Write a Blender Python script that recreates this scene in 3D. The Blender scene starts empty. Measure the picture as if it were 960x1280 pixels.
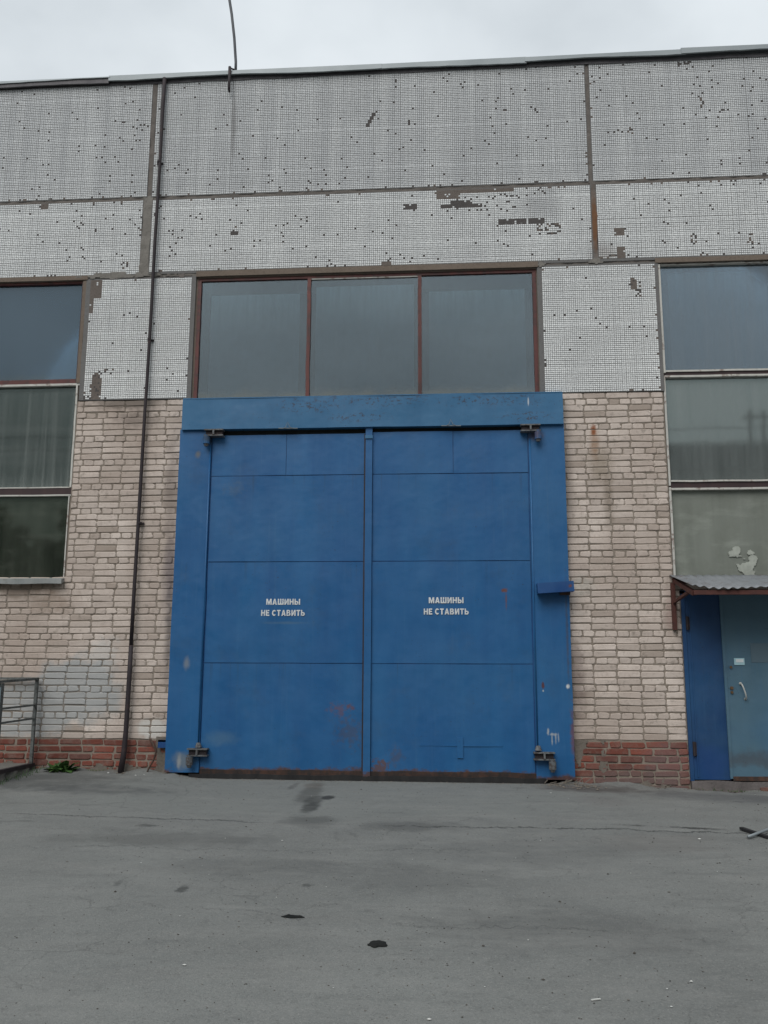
import bpy, math, random
import numpy as np
from mathutils import Vector, Matrix
random.seed(7); RNG = np.random.default_rng(7)
S = bpy.context.scene
COL = S.collection

# ------------------------------------------------------------------ camera
yaw, pitch, roll = -0.0745390318, 0.179675981, 0.00465030175
F = Vector((math.sin(yaw)*math.cos(pitch), math.cos(yaw)*math.cos(pitch), math.sin(pitch)))
R0 = Vector((math.cos(yaw), -math.sin(yaw), 0)); U0 = R0.cross(F)
Rv = R0*math.cos(roll)+U0*math.sin(roll); Uv = -R0*math.sin(roll)+U0*math.cos(roll)
cd = bpy.data.cameras.new('camera'); cam = bpy.data.objects.new('camera', cd); COL.objects.link(cam)
cam.matrix_world = Matrix(((Rv.x, Uv.x, -F.x, 0), (Rv.y, Uv.y, -F.y, -10.3036), (Rv.z, Uv.z, -F.z, 1.14008), (0, 0, 0, 1)))
cd.sensor_fit = 'VERTICAL'; cd.sensor_height = 36; cd.lens = 1118.4733/1280*36
cd.clip_start = 0.05; cd.clip_end = 3000
S.camera = cam

# ------------------------------------------------------------------ light
SUN_EL, SUN_ROT = math.radians(48), math.radians(200)
W = bpy.data.worlds.new('World'); S.world = W; W.use_nodes = True
wn = W.node_tree; wn.nodes.clear()
def wadd(t, **k):
    n = wn.nodes.new(t)
    for a, b in k.items(): setattr(n, a, b)
    return n
sky = wadd('ShaderNodeTexSky', sky_type='NISHITA'); sky.sun_disc = False
sky.sun_elevation = SUN_EL; sky.sun_rotation = SUN_ROT; sky.air_density = 1.6; sky.dust_density = 4
tc = wadd('ShaderNodeTexCoord'); sx = wadd('ShaderNodeSeparateXYZ')
wn.links.new(tc.outputs['Generated'], sx.inputs[0])
lum = wadd('ShaderNodeMapRange'); lum.inputs[1].default_value = 0; lum.inputs[2].default_value = 1
lum.inputs[3].default_value = 3.2; lum.inputs[4].default_value = 8.0
wn.links.new(sx.outputs[2], lum.inputs[0])
# cloud layer: direction projected on a plane overhead
zc = wadd('ShaderNodeMath', operation='MAXIMUM'); zc.inputs[1].default_value = 0.0
wn.links.new(sx.outputs[2], zc.inputs[0])
za = wadd('ShaderNodeMath', operation='ADD'); za.inputs[1].default_value = 0.25; wn.links.new(zc.outputs[0], za.inputs[0])
vd = wadd('ShaderNodeVectorMath', operation='DIVIDE'); wn.links.new(tc.outputs['Generated'], vd.inputs[0]); wn.links.new(za.outputs[0], vd.inputs[1])
cn = wadd('ShaderNodeTexNoise'); cn.inputs['Scale'].default_value = 1.6; cn.inputs['Detail'].default_value = 6; cn.inputs['Roughness'].default_value = 0.5
wn.links.new(vd.outputs[0], cn.inputs['Vector'])
cr = wadd('ShaderNodeMapRange'); cr.inputs[1].default_value = 0.36; cr.inputs[2].default_value = 0.64; cr.inputs[3].default_value = 0.74; cr.inputs[4].default_value = 1.14
wn.links.new(cn.outputs['Fac'], cr.inputs[0])
lm = wadd('ShaderNodeMath', operation='MULTIPLY'); wn.links.new(lum.outputs[0], lm.inputs[0]); wn.links.new(cr.outputs[0], lm.inputs[1])
tint = wadd('ShaderNodeMix', data_type='RGBA'); tint.inputs[6].default_value = (0.86, 0.965, 1.05, 1); tint.inputs[7].default_value = (0.965, 1.0, 1.01, 1)
wn.links.new(cn.outputs['Fac'], tint.inputs[0])
oc = wadd('ShaderNodeVectorMath', operation='SCALE'); wn.links.new(tint.outputs[2], oc.inputs[0]); wn.links.new(lm.outputs[0], oc.inputs['Scale'])
wm = wadd('ShaderNodeMix', data_type='RGBA'); wm.inputs[0].default_value = 0.9
wn.links.new(sky.outputs[0], wm.inputs[6]); wn.links.new(oc.outputs[0], wm.inputs[7])
bg = wadd('ShaderNodeBackground'); bg.inputs[1].default_value = 0.1
wo = wadd('ShaderNodeOutputWorld'); wn.links.new(wm.outputs[2], bg.inputs[0]); wn.links.new(bg.outputs[0], wo.inputs[0])
sl = bpy.data.lights.new('sun', 'SUN'); sl.energy = 1.45; sl.angle = math.radians(40); sl.color = (1, 0.985, 0.96)
so = bpy.data.objects.new('sun', sl); COL.objects.link(so)
# direction towards the sun: Nishita rotation is measured from +Y towards +X
sd = Vector((math.sin(SUN_ROT)*math.cos(SUN_EL), math.cos(SUN_ROT)*math.cos(SUN_EL), math.sin(SUN_EL)))
so.rotation_euler = sd.to_track_quat('Z', 'Y').to_euler()
S.view_settings.view_transform = 'Standard'; S.view_settings.look = 'None'
S.view_settings.exposure = 0.38; S.view_settings.gamma = 1.0
S.render.engine = 'CYCLES'
S.cycles.max_bounces = 6; S.cycles.diffuse_bounces = 3; S.cycles.glossy_bounces = 3; S.cycles.transparent_max_bounces = 8

# ------------------------------------------------------------------ material helpers
class NT:
    def __init__(s, name, rough=0.8, metal=0.0, spec=0.5):
        s.m = bpy.data.materials.new(name); s.m.use_nodes = True; s.t = s.m.node_tree; s.t.nodes.clear()
        s.out = s.t.nodes.new('ShaderNodeOutputMaterial'); s.b = s.t.nodes.new('ShaderNodeBsdfPrincipled')
        s.t.links.new(s.b.outputs[0], s.out.inputs[0])
        s.b.inputs['Roughness'].default_value = rough; s.b.inputs['Metallic'].default_value = metal
        s.b.inputs['Specular IOR Level'].default_value = spec
        g = s.t.nodes.new('ShaderNodeNewGeometry'); s.pos = g.outputs['Position']; s.geo = g
        s.n_h = None
    def n(s, t, **k):
        x = s.t.nodes.new(t)
        for a, b in k.items(): setattr(x, a, b)
        return x
    def put(s, v, sock):
        if hasattr(v, 'is_output') or isinstance(v, bpy.types.NodeSocket): s.t.links.new(v, sock)
        else:
            if isinstance(v, tuple) and len(v) == 3 and sock.type == 'RGBA': v = (*v, 1)
            sock.default_value = v
    def math(s, op, a, b=0.0, clamp=False):
        x = s.n('ShaderNodeMath', operation=op); x.use_clamp = clamp; s.put(a, x.inputs[0]); s.put(b, x.inputs[1]); return x.outputs[0]
    def vm(s, op, a, b):
        x = s.n('ShaderNodeVectorMath', operation=op); s.put(a, x.inputs[0])
        if b is not None: s.put(b, x.inputs[1])
        return x.outputs['Value'] if op in ('LENGTH', 'DOT_PRODUCT') else x.outputs[0]
    def sep(s, v=None):
        x = s.n('ShaderNodeSeparateXYZ'); s.put(v or s.pos, x.inputs[0]); return x.outputs
    def noise(s, scale, detail=4, rough=0.55, stretch=None, vec=None, dist=0.0, off=None):
        v = vec or s.pos
        if off: v = s.vm('ADD', v, off)
        if stretch: v = s.vm('MULTIPLY', v, stretch)
        x = s.n('ShaderNodeTexNoise'); s.put(v, x.inputs['Vector']); x.inputs['Scale'].default_value = scale
        x.inputs['Detail'].default_value = detail; x.inputs['Roughness'].default_value = rough; x.inputs['Distortion'].default_value = dist
        return x.outputs['Fac']
    def mr(s, v, a, b, c=0.0, d=1.0, smooth=False):
        x = s.n('ShaderNodeMapRange'); x.interpolation_type = 'SMOOTHSTEP' if smooth else 'LINEAR'
        s.put(v, x.inputs[0])
        for i, q in enumerate((a, b, c, d)): x.inputs[i+1].default_value = q
        return x.outputs[0]
    def mix(s, f, a, b, mode='MIX'):
        x = s.n('ShaderNodeMix', data_type='RGBA', blend_type=mode); s.put(f, x.inputs[0]); s.put(a, x.inputs[6]); s.put(b, x.inputs[7]); return x.outputs[2]
    def blob(s, c, r, hard=0.6, wob=0.5, ns=7.0, plane='xz', vec=None):
        """soft uneven patch at c=(u,v) of radii r on a wall (xz) or the ground (xy)"""
        cx, cy = c; rx, ry = r
        C3 = (cx, 0, cy) if plane == 'xz' else (cx, cy, 0)
        I3 = (1/rx, 0, 1/ry) if plane == 'xz' else (1/rx, 1/ry, 0)
        v = s.vm('MULTIPLY', s.vm('SUBTRACT', s.pos, C3), I3)
        d = s.vm('LENGTH', v, None)
        if wob:
            if not hasattr(s, '_wn'): s._wn = {}
            if ns not in s._wn: s._wn[ns] = s.math('SUBTRACT', s.noise(ns, 4, 0.6), 0.5)
            d = s.math('ADD', d, s.math('MULTIPLY', s._wn[ns], wob*2))
        return s.mr(d, hard, 1.0, 1.0, 0.0, True)
    def color(s, c): s.put(c, s.b.inputs['Base Color'])
    def bump(s, h, strength=0.3, dist=0.01):
        x = s.n('ShaderNodeBump'); x.inputs['Strength'].default_value = strength; x.inputs['Distance'].default_value = dist
        s.put(h, x.inputs['Height'])
        if s.n_h is not None: s.t.links.new(s.n_h, x.inputs['Normal'])
        s.n_h = x.outputs[0]; s.t.links.new(x.outputs[0], s.b.inputs['Normal'])
    def rough(s, v): s.put(v, s.b.inputs['Roughness'])
M = {}

def stains(t, c, lst):
    for (cx, cz, rx, rz, col, amt, hard, wob, ns) in lst:
        c = t.mix(t.math('MULTIPLY', t.blob((cx, cz), (rx, rz), hard, wob, ns), amt), c, col)
    return c

# --- silicate brick
t = NT('silicate_brick', 0.92, spec=0.2)
oi = t.n('ShaderNodeObjectInfo'); at = t.n('ShaderNodeAttribute', attribute_name='tone')
rnd = t.math('FRACT', t.math('ADD', oi.outputs['Random'], at.outputs['Fac']))
c = t.mix(rnd, (0.47, 0.405, 0.36), (0.66, 0.575, 0.515))
c = t.mix(t.mr(t.math('FRACT', t.math('MULTIPLY', rnd, 7.3)), 0.82, 1.0), c, (0.32, 0.265, 0.225))
c = t.mix(t.mr(t.noise(1.1, 5, 0.6), 0.35, 0.7), c, (0.40, 0.33, 0.285))
c = t.mix(t.math('MULTIPLY', t.mr(t.noise(26, 4, 0.7), 0.52, 0.75), 0.45), c, (0.27, 0.215, 0.18))
c = t.mix(t.math('MULTIPLY', t.mr(t.noise(10, 6, 0.75, off=(7, 0, 2)), 0.56, 0.66), 0.65), c, (0.24, 0.205, 0.175))
BR_ST = [(-3.9, 4.40, .75, .10, (0.06, 0.05, 0.04), .6, .3, .5, 9), (-3.8, 4.2, .4, .16, (0.10, 0.08, 0.07), .45, .2, .6, 9),
 (-3.30, 2.3, .13, .75, (0.12, 0.10, 0.11), .7, .1, .5, 7), (-3.34, 3.4, .12, 1.0, (0.16, 0.13, 0.12), .5, .1, .6, 7), (-3.28, 1.6, .08, .8, (0.10, .09, .09), .7, .1, .5, 7),
 (1.40, 1.1, .16, .7, (0.15, 0.11, 0.10), .6, .2, .6, 7), (1.38, 3.3, .10, 1.0, (0.17, 0.14, 0.12), .5, .1, .5, 7),
 (1.69, 3.97, .045, .10, (0.22, 0.06, 0.02), .95, .3, .5, 20), (1.70, 3.8, .08, .28, (0.26, 0.13, 0.06), .6, .1, .5, 14),
 (1.83, 3.15, .09, .62, (0.15, 0.115, 0.08), .55, .1, .6, 9), (1.76, 3.55, .20, .32, (0.20, 0.16, 0.11), .5, .1, .6, 9),
 (-5.2, 2.12, .95, .14, (0.15, 0.11, 0.08), .65, .2, .6, 9), (-4.7, 1.95, .40, .22, (0.20, 0.14, 0.10), .5, .1, .6, 9),
 (2.46, 1.85, .12, .35, (0.20, 0.09, 0.08), .35, .1, .6, 9), (1.5, 2.15, .2, .2, (0.3, 0.32, 0.28), .35, .1, .6, 9)]
c = stains(t, c, BR_ST)
gp = t.math('MAXIMUM', t.blob((-4.32, 0.95), (0.62, 0.46), .65, .45, 5), t.blob((-4.9, 0.72), (0.75, 0.40), .6, .4, 5))
c = t.mix(t.math('MULTIPLY', gp, 0.8), c, (0.32, 0.34, 0.345))
c = t.mix(t.math('MULTIPLY', t.blob((-3.42, 0.52), (0.22, 0.15), .5, .5, 12), 0.8), c, (0.56, 0.55, 0.52))
c = t.mix(t.math('MULTIPLY', t.blob((-4.05, 1.35), (0.25, 0.3), .3, .7, 12), 0.5), c, (0.46, 0.46, 0.45))
t.color(c); t.bump(t.noise(60, 5, 0.7), 0.5, 0.004); t.bump(t.noise(14, 3, 0.6), 0.4, 0.006)
M['brick'] = t.m
# --- mortar
t = NT('mortar', 0.95, spec=0.15)
c = t.mix(t.noise(5, 5), (0.185, 0.152, 0.125), (0.28, 0.24, 0.20))
c = t.mix(t.math('MULTIPLY', t.mr(t.noise(40, 4, 0.7), 0.5, 0.7), 0.4), c, (0.24, 0.215, 0.185))
c = stains(t, c, BR_ST[:4])
c = t.mix(t.math('MULTIPLY', t.blob((-4.4, 0.9), (0.9, 0.5), .6, .4, 5), 0.4), c, (0.18, 0.185, 0.18))
t.color(c); t.bump(t.noise(45, 5, 0.7), 0.8, 0.006); M['mortar'] = t.m
# --- red brick
t = NT('red_clay_brick', 0.93, spec=0.2)
oi = t.n('ShaderNodeObjectInfo'); at = t.n('ShaderNodeAttribute', attribute_name='tone')
rnd = t.math('FRACT', t.math('ADD', oi.outputs['Random'], at.outputs['Fac']))
c = t.mix(rnd, (0.13, 0.045, 0.034), (0.235, 0.078, 0.056))
c = t.mix(t.mr(t.math('FRACT', t.math('MULTIPLY', rnd, 5.1)), 0.7, 1.0), c, (0.13, 0.07, 0.06))
c = t.mix(t.math('MULTIPLY', t.mr(t.noise(9, 5, 0.65), 0.46, 0.68), 0.7), c, (0.19, 0.13, 0.108))
c = t.mix(t.math('MULTIPLY', t.mr(t.noise(22, 4, 0.7), 0.55, 0.7), 0.6), c, (0.09, 0.05, 0.045))
c = t.mix(t.math('MULTIPLY', t.blob((2.35, 0.15), (0.35, 0.4), .3, .6, 9), .5), c, (0.17, 0.12, 0.12))
c = t.mix(t.math('MULTIPLY', t.blob((2.0, 0.0), (0.8, 0.2), .4, .7, 9), .75), c, (0.14, 0.105, 0.098))
t.color(c); t.bump(t.noise(30, 5, 0.7), 0.7, 0.008); M['red'] = t.m
# --- cement render
def cement(name, a, b, bs=0.6, rs=None):
    t = NT(name, 0.95, spec=0.15)
    c = t.mix(t.noise(6, 6, 0.65), a, b)
    c = t.mix(t.math('MULTIPLY', t.mr(t.noise(35, 4, 0.7), 0.5, 0.75), 0.5), c, tuple(x*0.55 for x in a))
    if rs: c = stains(t, c, rs)
    t.color(c); t.bump(t.noise(38, 5, 0.7), bs, 0.008); return t
M['cement'] = cement('cement_render', (0.12, 0.105, 0.088), (0.21, 0.185, 0.16)).m
M['seam'] = cement('seam_mortar', (0.115, 0.102, 0.092), (0.19, 0.172, 0.158), rs=[(1.80, 6.6, .06, .52, (0.17, 0.075, 0.03), .8, .3, .4, 12)]).m
M['seam_light'] = cement('seam_mortar_pale', (0.15, 0.14, 0.125), (0.25, 0.235, 0.215)).m
M['bare'] = cement('bare_tile_cement', (0.105, 0.088, 0.080), (0.185, 0.16, 0.142)).m
M['slab'] = cement('panel_concrete', (0.135, 0.132, 0.130), (0.18, 0.176, 0.172)).m
M['bed'] = cement('dark_adhesive', (0.065, 0.060, 0.060), (0.115, 0.105, 0.10)).m
M['concrete'] = cement('porch_concrete', (0.105, 0.10, 0.09), (0.185, 0.175, 0.16)).m
M['step'] = cement('step_concrete', (0.11, 0.10, 0.098), (0.165, 0.145, 0.14)).m
# --- mosaic tile
t = NT('ceramic_mosaic', 0.55, spec=0.4)
at = t.n('ShaderNodeAttribute', attribute_name='tone')
c = t.mix(at.outputs['Fac'], (0.64, 0.655, 0.655), (0.80, 0.815, 0.81))
z = t.sep()[2]
streak = t.noise(1.0, 5, 0.6, stretch=(5.5, 1, 0.35))
top = t.mr(z, 6.95, 7.3, 0.0, 1.0, True)
c = t.mix(t.math('MULTIPLY', t.mr(streak, 0.32, 0.68), t.mr(top, 0, 1, 0.22, 0.5)), c, (0.32, 0.335, 0.355))
c = t.mix(t.math('MULTIPLY', top, 0.25), c, (0.38, 0.395, 0.42))
c = t.mix(t.math('MULTIPLY', t.mr(t.noise(1.4, 4, 0.6), 0.42, 0.7), 0.25), c, (0.38, 0.39, 0.40))
c = t.mix(t.math('MULTIPLY', t.mr(z, 6.0, 4.4, 0.0, 0.6), 0.5), c, (0.84, 0.84, 0.82))
c = stains(t, c, [(1.15, 6.85, .42, .30, (0.24, 0.245, 0.26), .45, .1, .5, 5), (-2.74, 8.1, .05, .75, (0.10, 0.09, 0.09), .55, .1, .5, 6),
                  (1.9, 6.2, .25, .2, (0.28, 0.24, 0.22), .5, .1, .6, 9)])
t.color(c); M['tile'] = t.m
# --- plain metal / paint family
def paint(name, a, b, rough=0.5, spec=0.4, metal=0.0, chips=None, ns=3.0, bump=0.15, stretch=(3, 3, .5)):
    t = NT(name, rough, metal, spec)
    c = t.mix(t.mr(t.noise(ns, 5, 0.6, stretch=stretch), 0.3, 0.7), a, b)
    if chips:
        cc, lo, hi, sc, amt = chips
        c = t.mix(t.math('MULTIPLY', t.mr(t.noise(sc, 5, 0.65), lo, hi), amt), c, cc)
    t.color(c); t.bump(t.noise(35, 3), bump, 0.003); return t
def blue(name, lst, a=(0.007, 0.076, 0.215), b=(0.014, 0.105, 0.262), rough=0.45, chipthr=0.66, chipamt=0.8, rustlow=None, bandchips=None, bands=None):
    t = NT(name, rough-.05, 0, 0.40)
    c = t.mix(t.mr(t.noise(1.0, 6, 0.62, stretch=(3.2, 3.2, 0.5)), 0.3, 0.72), a, b)
    c = t.mix(t.math('MULTIPLY', t.mr(t.noise(0.9, 4, 0.5, off=(5, 0, 3)), 0.45, 0.72), 0.4), c, (0.030, 0.125, 0.26))
    c = t.mix(t.math('MULTIPLY', t.mr(t.noise(1.0, 4, 0.7, stretch=(22, 22, .6)), 0.56, 0.75), 0.22), c, (0.05, 0.14, 0.26))
    c = t.mix(t.math('MULTIPLY', t.mr(t.noise(2.2, 5, 0.7, off=(1, 2, 9)), 0.55, 0.75), 0.35), c, (0.030, 0.075, 0.15))
    chip = t.mr(t.noise(17, 5, 0.75), chipthr, chipthr+0.05)
    if bandchips:
        m = None
        for (cx, cz, rx, rz) in bandchips:
            q = t.blob((cx, cz), (rx, rz), .3, .5, 5); m = q if m is None else t.math('MAXIMUM', m, q)
        ch2 = t.math('MULTIPLY', t.mr(t.noise(38, 5, 0.75, stretch=(.7, 1, 1), off=(3, 1, 2)), 0.55, 0.58), m)
        chip = t.math('MAXIMUM', chip, ch2)
    c = t.mix(t.math('MULTIPLY', chip, chipamt), c, (0.030, 0.022, 0.030))
    if rustlow:
        z = t.sep()[2]
        q = t.math('ADD', z, t.math('MULTIPLY', t.noise(9, 7, 0.75, stretch=(.6, 1, 1)), -rustlow[2]*2.2))
        q = t.math('ADD', q, rustlow[2]*.75)
        c = t.mix(t.math('MULTIPLY', t.mr(q, rustlow[0], rustlow[0]+.035, 1, 0), 0.9), c, t.mix(t.noise(20, 4, .7), (0.030, 0.020, 0.018), (0.14, 0.060, 0.032)))
    sp = t.math('MULTIPLY', t.mr(t.noise(55, 3, .6, off=(2, 7, 1)), .66, .70), t.mr(t.noise(2.5, 3, .6, off=(8, 0, 8)), .45, .6))
    c = t.mix(t.math('MULTIPLY', sp, .8), c, (0.02, 0.022, 0.035))
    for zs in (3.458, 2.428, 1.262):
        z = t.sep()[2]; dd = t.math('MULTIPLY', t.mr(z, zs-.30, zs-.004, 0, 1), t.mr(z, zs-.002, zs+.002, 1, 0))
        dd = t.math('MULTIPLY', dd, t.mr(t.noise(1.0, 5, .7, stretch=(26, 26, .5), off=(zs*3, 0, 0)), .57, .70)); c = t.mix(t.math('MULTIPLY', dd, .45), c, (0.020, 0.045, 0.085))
    c = stains(t, c, lst)
    t.color(c); t.rough(t.mr(t.noise(4, 4), 0.3, 0.7, rough-0.08, rough+0.14)); t.bump(t.noise(1.7, 3, 0.5), 0.55, 0.04); t.bump(t.noise(7, 3, .5), .15, .01); t.bump(t.noise(60, 3), 0.15, 0.002)
    return t
WH = (0.36, 0.38, 0.39); RU = (0.13, 0.042, 0.022)
M['blue_leaf'] = blue('blue_gate_paint', [(0.61, 2.09, .05, .035, RU, .9, .3, .6, 25), (0.63, 1.98, .014, .13, RU, .7, .2, .5, 25),
   (-1.25, 0.75, .15, .10, (0.13, .055, .05), .5, .1, 1.6, 26), (-1.12, 0.78, .06, .05, RU, .6, .3, 1.2, 26), (-1.15, 0.5, .2, .22, (0.06, .06, .09), .5, .1, 1.5, 20),
   (-0.80, 0.13, .09, .09, (0.10, .05, .035), .8, .6, 1.5, 26), (-0.62, 0.25, .12, .12, (0.07, .06, .07), .45, .1, 1.5, 26), (-2.6, .42, .3, .12, (0.07, .15, .24), .5, .1, .6, 9),
   (-2.55, 3.3, .18, .12, (0.07, .11, .15), .3, .1, 1.2, 20), (-1.9, 1.72, .35, .025, (0.06, .13, .22), .6, .2, .4, 9)],
   rustlow=(0.035, 0.14, 0.12), chipthr=0.70, chipamt=0.75).m
M['blue_head'] = blue('blue_header_paint', [(0.93, 4.3, .012, .07, (.5, .52, .55), .8, .3, .3, 20)], a=(0.020, 0.108, 0.225), b=(0.036, 0.140, 0.270),
   chipthr=0.67, bandchips=[(-1.6, 4.30, .6, .16), (-.8, 4.34, .8, .1), (.4, 4.32, .9, .1), (.9, 4.12, .5, .08), (-1.1, 4.15, .6, .09)], rough=.45).m
M['blue_post'] = blue('blue_post_paint', [(-3.03, 1.25, .05, .11, (.17, .2, .24), .8, .1, .5, 12), (-3.02, 0.17, .17, .13, (.14, .17, .19), .8, .2, .6, 9), (-3.07, .16, .035, .12, (.3, .31, .31), .7, .1, .5, 12),
   (1.017, 1.03, .022, .045, (.09, .03, .03), .95, .4, .5, 20), (1.017, .97, .012, .016, WH, .9, .4, .4, 20), (1.291, 1.02, .028, .036, (.6, .62, .62), .95, .25, .3, 20),
   (1.06, .53, .018, .05, WH, .8, .3, .5, 25), (1.10, .45, .012, .09, WH, .65, .3, .5, 25), (1.14, .46, .012, .08, WH, .6, .3, .5, 25), (1.17, .47, .012, .07, WH, .55, .3, .5, 25), (1.12, .50, .06, .02, WH, .6, .3, .5, 25),
   (-3.0, 3.72, .05, .06, (.14, .13, .10), .7, .1, .6, 14), (-2.86, 3.9, .13, .10, (.04, .05, .06), .7, .1, .6, 12), (1.0, 3.9, .15, .10, (.08, .05, .06), .7, .1, .6, 12), (1.30, 1.6, .02, .9, (.05, .05, .07), .6, .1, .8, 14),
   (1.34, 0.5, .05, .4, (.14, .05, .04), .7, .2, .8, 12)],
   rustlow=(0.0, 0.06, 0.12), chipthr=0.685).m
M['blue_bar'] = blue('deep_blue_paint', [(1.33, 2.12, .03, .03, RU, .9, .3, .5, 20)], a=(0.010, 0.050, 0.17), b=(0.014, 0.070, 0.22), rough=.4).m
M['door_blue'] = blue('door_blue_paint', [(2.8, .2, .3, .3, (0.008, 0.045, 0.165), .6, .2, .6, 5)], a=(0.010, 0.042, 0.115), b=(0.013, 0.055, 0.15), rough=.42, chipthr=.75).m
M['door_grey'] = blue('door_slate_paint', [(3.3, .25, .9, .12, (.06, .05, .05), .5, .2, .8, 9)], a=(0.070, 0.135, 0.185), b=(0.082, 0.155, 0.21), rough=.4, chipthr=.76).m
M['door_lower'] = paint('door_patch_paint', (0.085, 0.135, 0.17), (0.095, 0.145, 0.18)).m
M['frame_red'] = paint('dark_red_frame_paint', (0.065, 0.018, 0.017), (0.125, 0.034, 0.028), 0.55, chips=((0.045, 0.022, 0.02), .5, .6, 14, .8)).m
M['frame_dark'] = paint('dark_brown_frame_paint', (0.028, 0.016, 0.018), (0.05, 0.026, 0.026), 0.6).m
M['putty'] = paint('pale_glazing_bead', (0.42, 0.41, 0.38), (0.55, 0.54, 0.50), 0.7, chips=((0.16, .10, .08), .55, .65, 12, .8)).m
M['reveal'] = cement('reveal_putty', (0.13, 0.105, 0.085), (0.21, 0.17, 0.14), 0.5).m
M['galv'] = paint('galvanised_sheet', (0.19, 0.215, 0.225), (0.26, 0.285, 0.295), 0.55, .5, .35, ns=1.5, stretch=(1, 1, 1)).m
M['galv_dark'] = paint('weathered_dark_sheet', (0.055, 0.052, 0.058), (0.095, 0.09, 0.095), 0.6, .4, .2).m
M['sill'] = paint('sill_zinc', (0.20, 0.215, 0.215), (0.28, 0.29, 0.285), 0.6, .4, .2, chips=((.12, .09, .07), .55, .7, 8, .5)).m
t = paint('awning_zinc', (0.17, 0.18, 0.195), (0.25, 0.26, 0.275), 0.6, .4, .25, chips=((.13, .10, .085), .54, .68, 7, .6), ns=2, stretch=(1, 1, 1)); M['awning'] = t.m; t = None
M['rust_red'] = paint('red_oxide_steel', (0.055, 0.020, 0.016), (0.095, 0.032, 0.024), 0.75, chips=((.05, .02, .018), .5, .65, 18, .7)).m
M['rust'] = paint('rusty_steel', (0.045, 0.026, 0.019), (0.10, 0.05, 0.032), 0.85, chips=((.03, .025, .024), .45, .6, 20, .7)).m
M['rust_dark'] = paint('blackened_rust', (0.022, 0.017, 0.015), (0.075, 0.036, 0.024), 0.85, chips=((.018, .017, .018), .45, .6, 16, .8)).m
M['dark_iron'] = paint('dark_iron', (0.016, 0.012, 0.015), (0.032, 0.024, 0.027), 0.7, chips=((.07, .035, .03), .58, .7, 14, .6)).m
M['hinge'] = paint('greasy_hinge_steel', (0.07, 0.08, 0.09), (0.15, 0.16, 0.165), 0.55, chips=((.05, .035, .03), .45, .6, 30, .8)).m
M['rail'] = paint('worn_grey_green_rail_paint', (0.07, 0.077, 0.075), (0.13, 0.14, 0.136), 0.7, chips=((.035, .03, .028), .5, .62, 25, .8)).m
M['pale_post'] = paint('pale_blue_grey_paint', (0.18, 0.23, 0.25), (0.25, 0.30, 0.32), 0.7).m
M['rubber'] = paint('black_rubber', (0.012, 0.012, 0.013), (0.028, 0.027, 0.027), 0.8, .3).m
M['rod'] = paint('grey_rod_paint', (0.075, 0.08, 0.09), (0.12, 0.125, 0.135), 0.6).m
M['white_metal'] = paint('white_enamel', (0.38, 0.39, 0.37), (0.5, 0.5, 0.47), 0.35).m
M['sticker'] = paint('pale_blue_sticker', (0.33, 0.52, 0.58), (0.38, 0.58, 0.64), 0.5).m
M['sticker_in'] = paint('white_label', (0.62, 0.68, 0.70), (0.68, 0.72, 0.74), 0.5).m
M['letter'] = paint('white_stencil_paint', (0.50, 0.52, 0.53), (0.66, 0.67, 0.67), 0.6, chips=((0.10, 0.18, 0.30), .58, .64, 60, .8)).m
M['lock'] = paint('brass_lock', (0.10, 0.06, 0.03), (0.17, 0.10, 0.05), 0.5, .5, .4).m
M['interior'] = paint('dark_interior', (0.012, 0.014, 0.014), (0.02, 0.022, 0.022), 0.9).m
M['roofing'] = paint('roofing_felt', (0.03, 0.03, 0.032), (0.05, 0.05, 0.052), 0.9).m
M['far_wall'] = paint('far_plaster', (0.24, 0.25, 0.235), (0.30, 0.31, 0.29), 0.9).m
M['far_roof'] = paint('far_roof_fascia', (0.03, 0.035, 0.037), (0.045, 0.05, 0.05), 0.9).m
t = NT('leaf_green', 0.6, spec=.3); oi = t.n('ShaderNodeAttribute', attribute_name='tone')
t.color(t.mix(oi.outputs['Fac'], (0.02, 0.055, 0.014), (0.065, 0.13, 0.03))); M['leaf'] = t.m
M['litter_white'] = paint('white_litter', (0.45, 0.45, 0.43), (0.6, 0.6, 0.57), .8).m
M['litter_dark'] = paint('dark_litter', (0.03, 0.028, 0.025), (0.08, 0.07, 0.06), .9).m
M['cloth_black'] = paint('black_cloth', (0.010, 0.011, 0.011), (0.022, 0.023, 0.022), .95, .1).m

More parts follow.
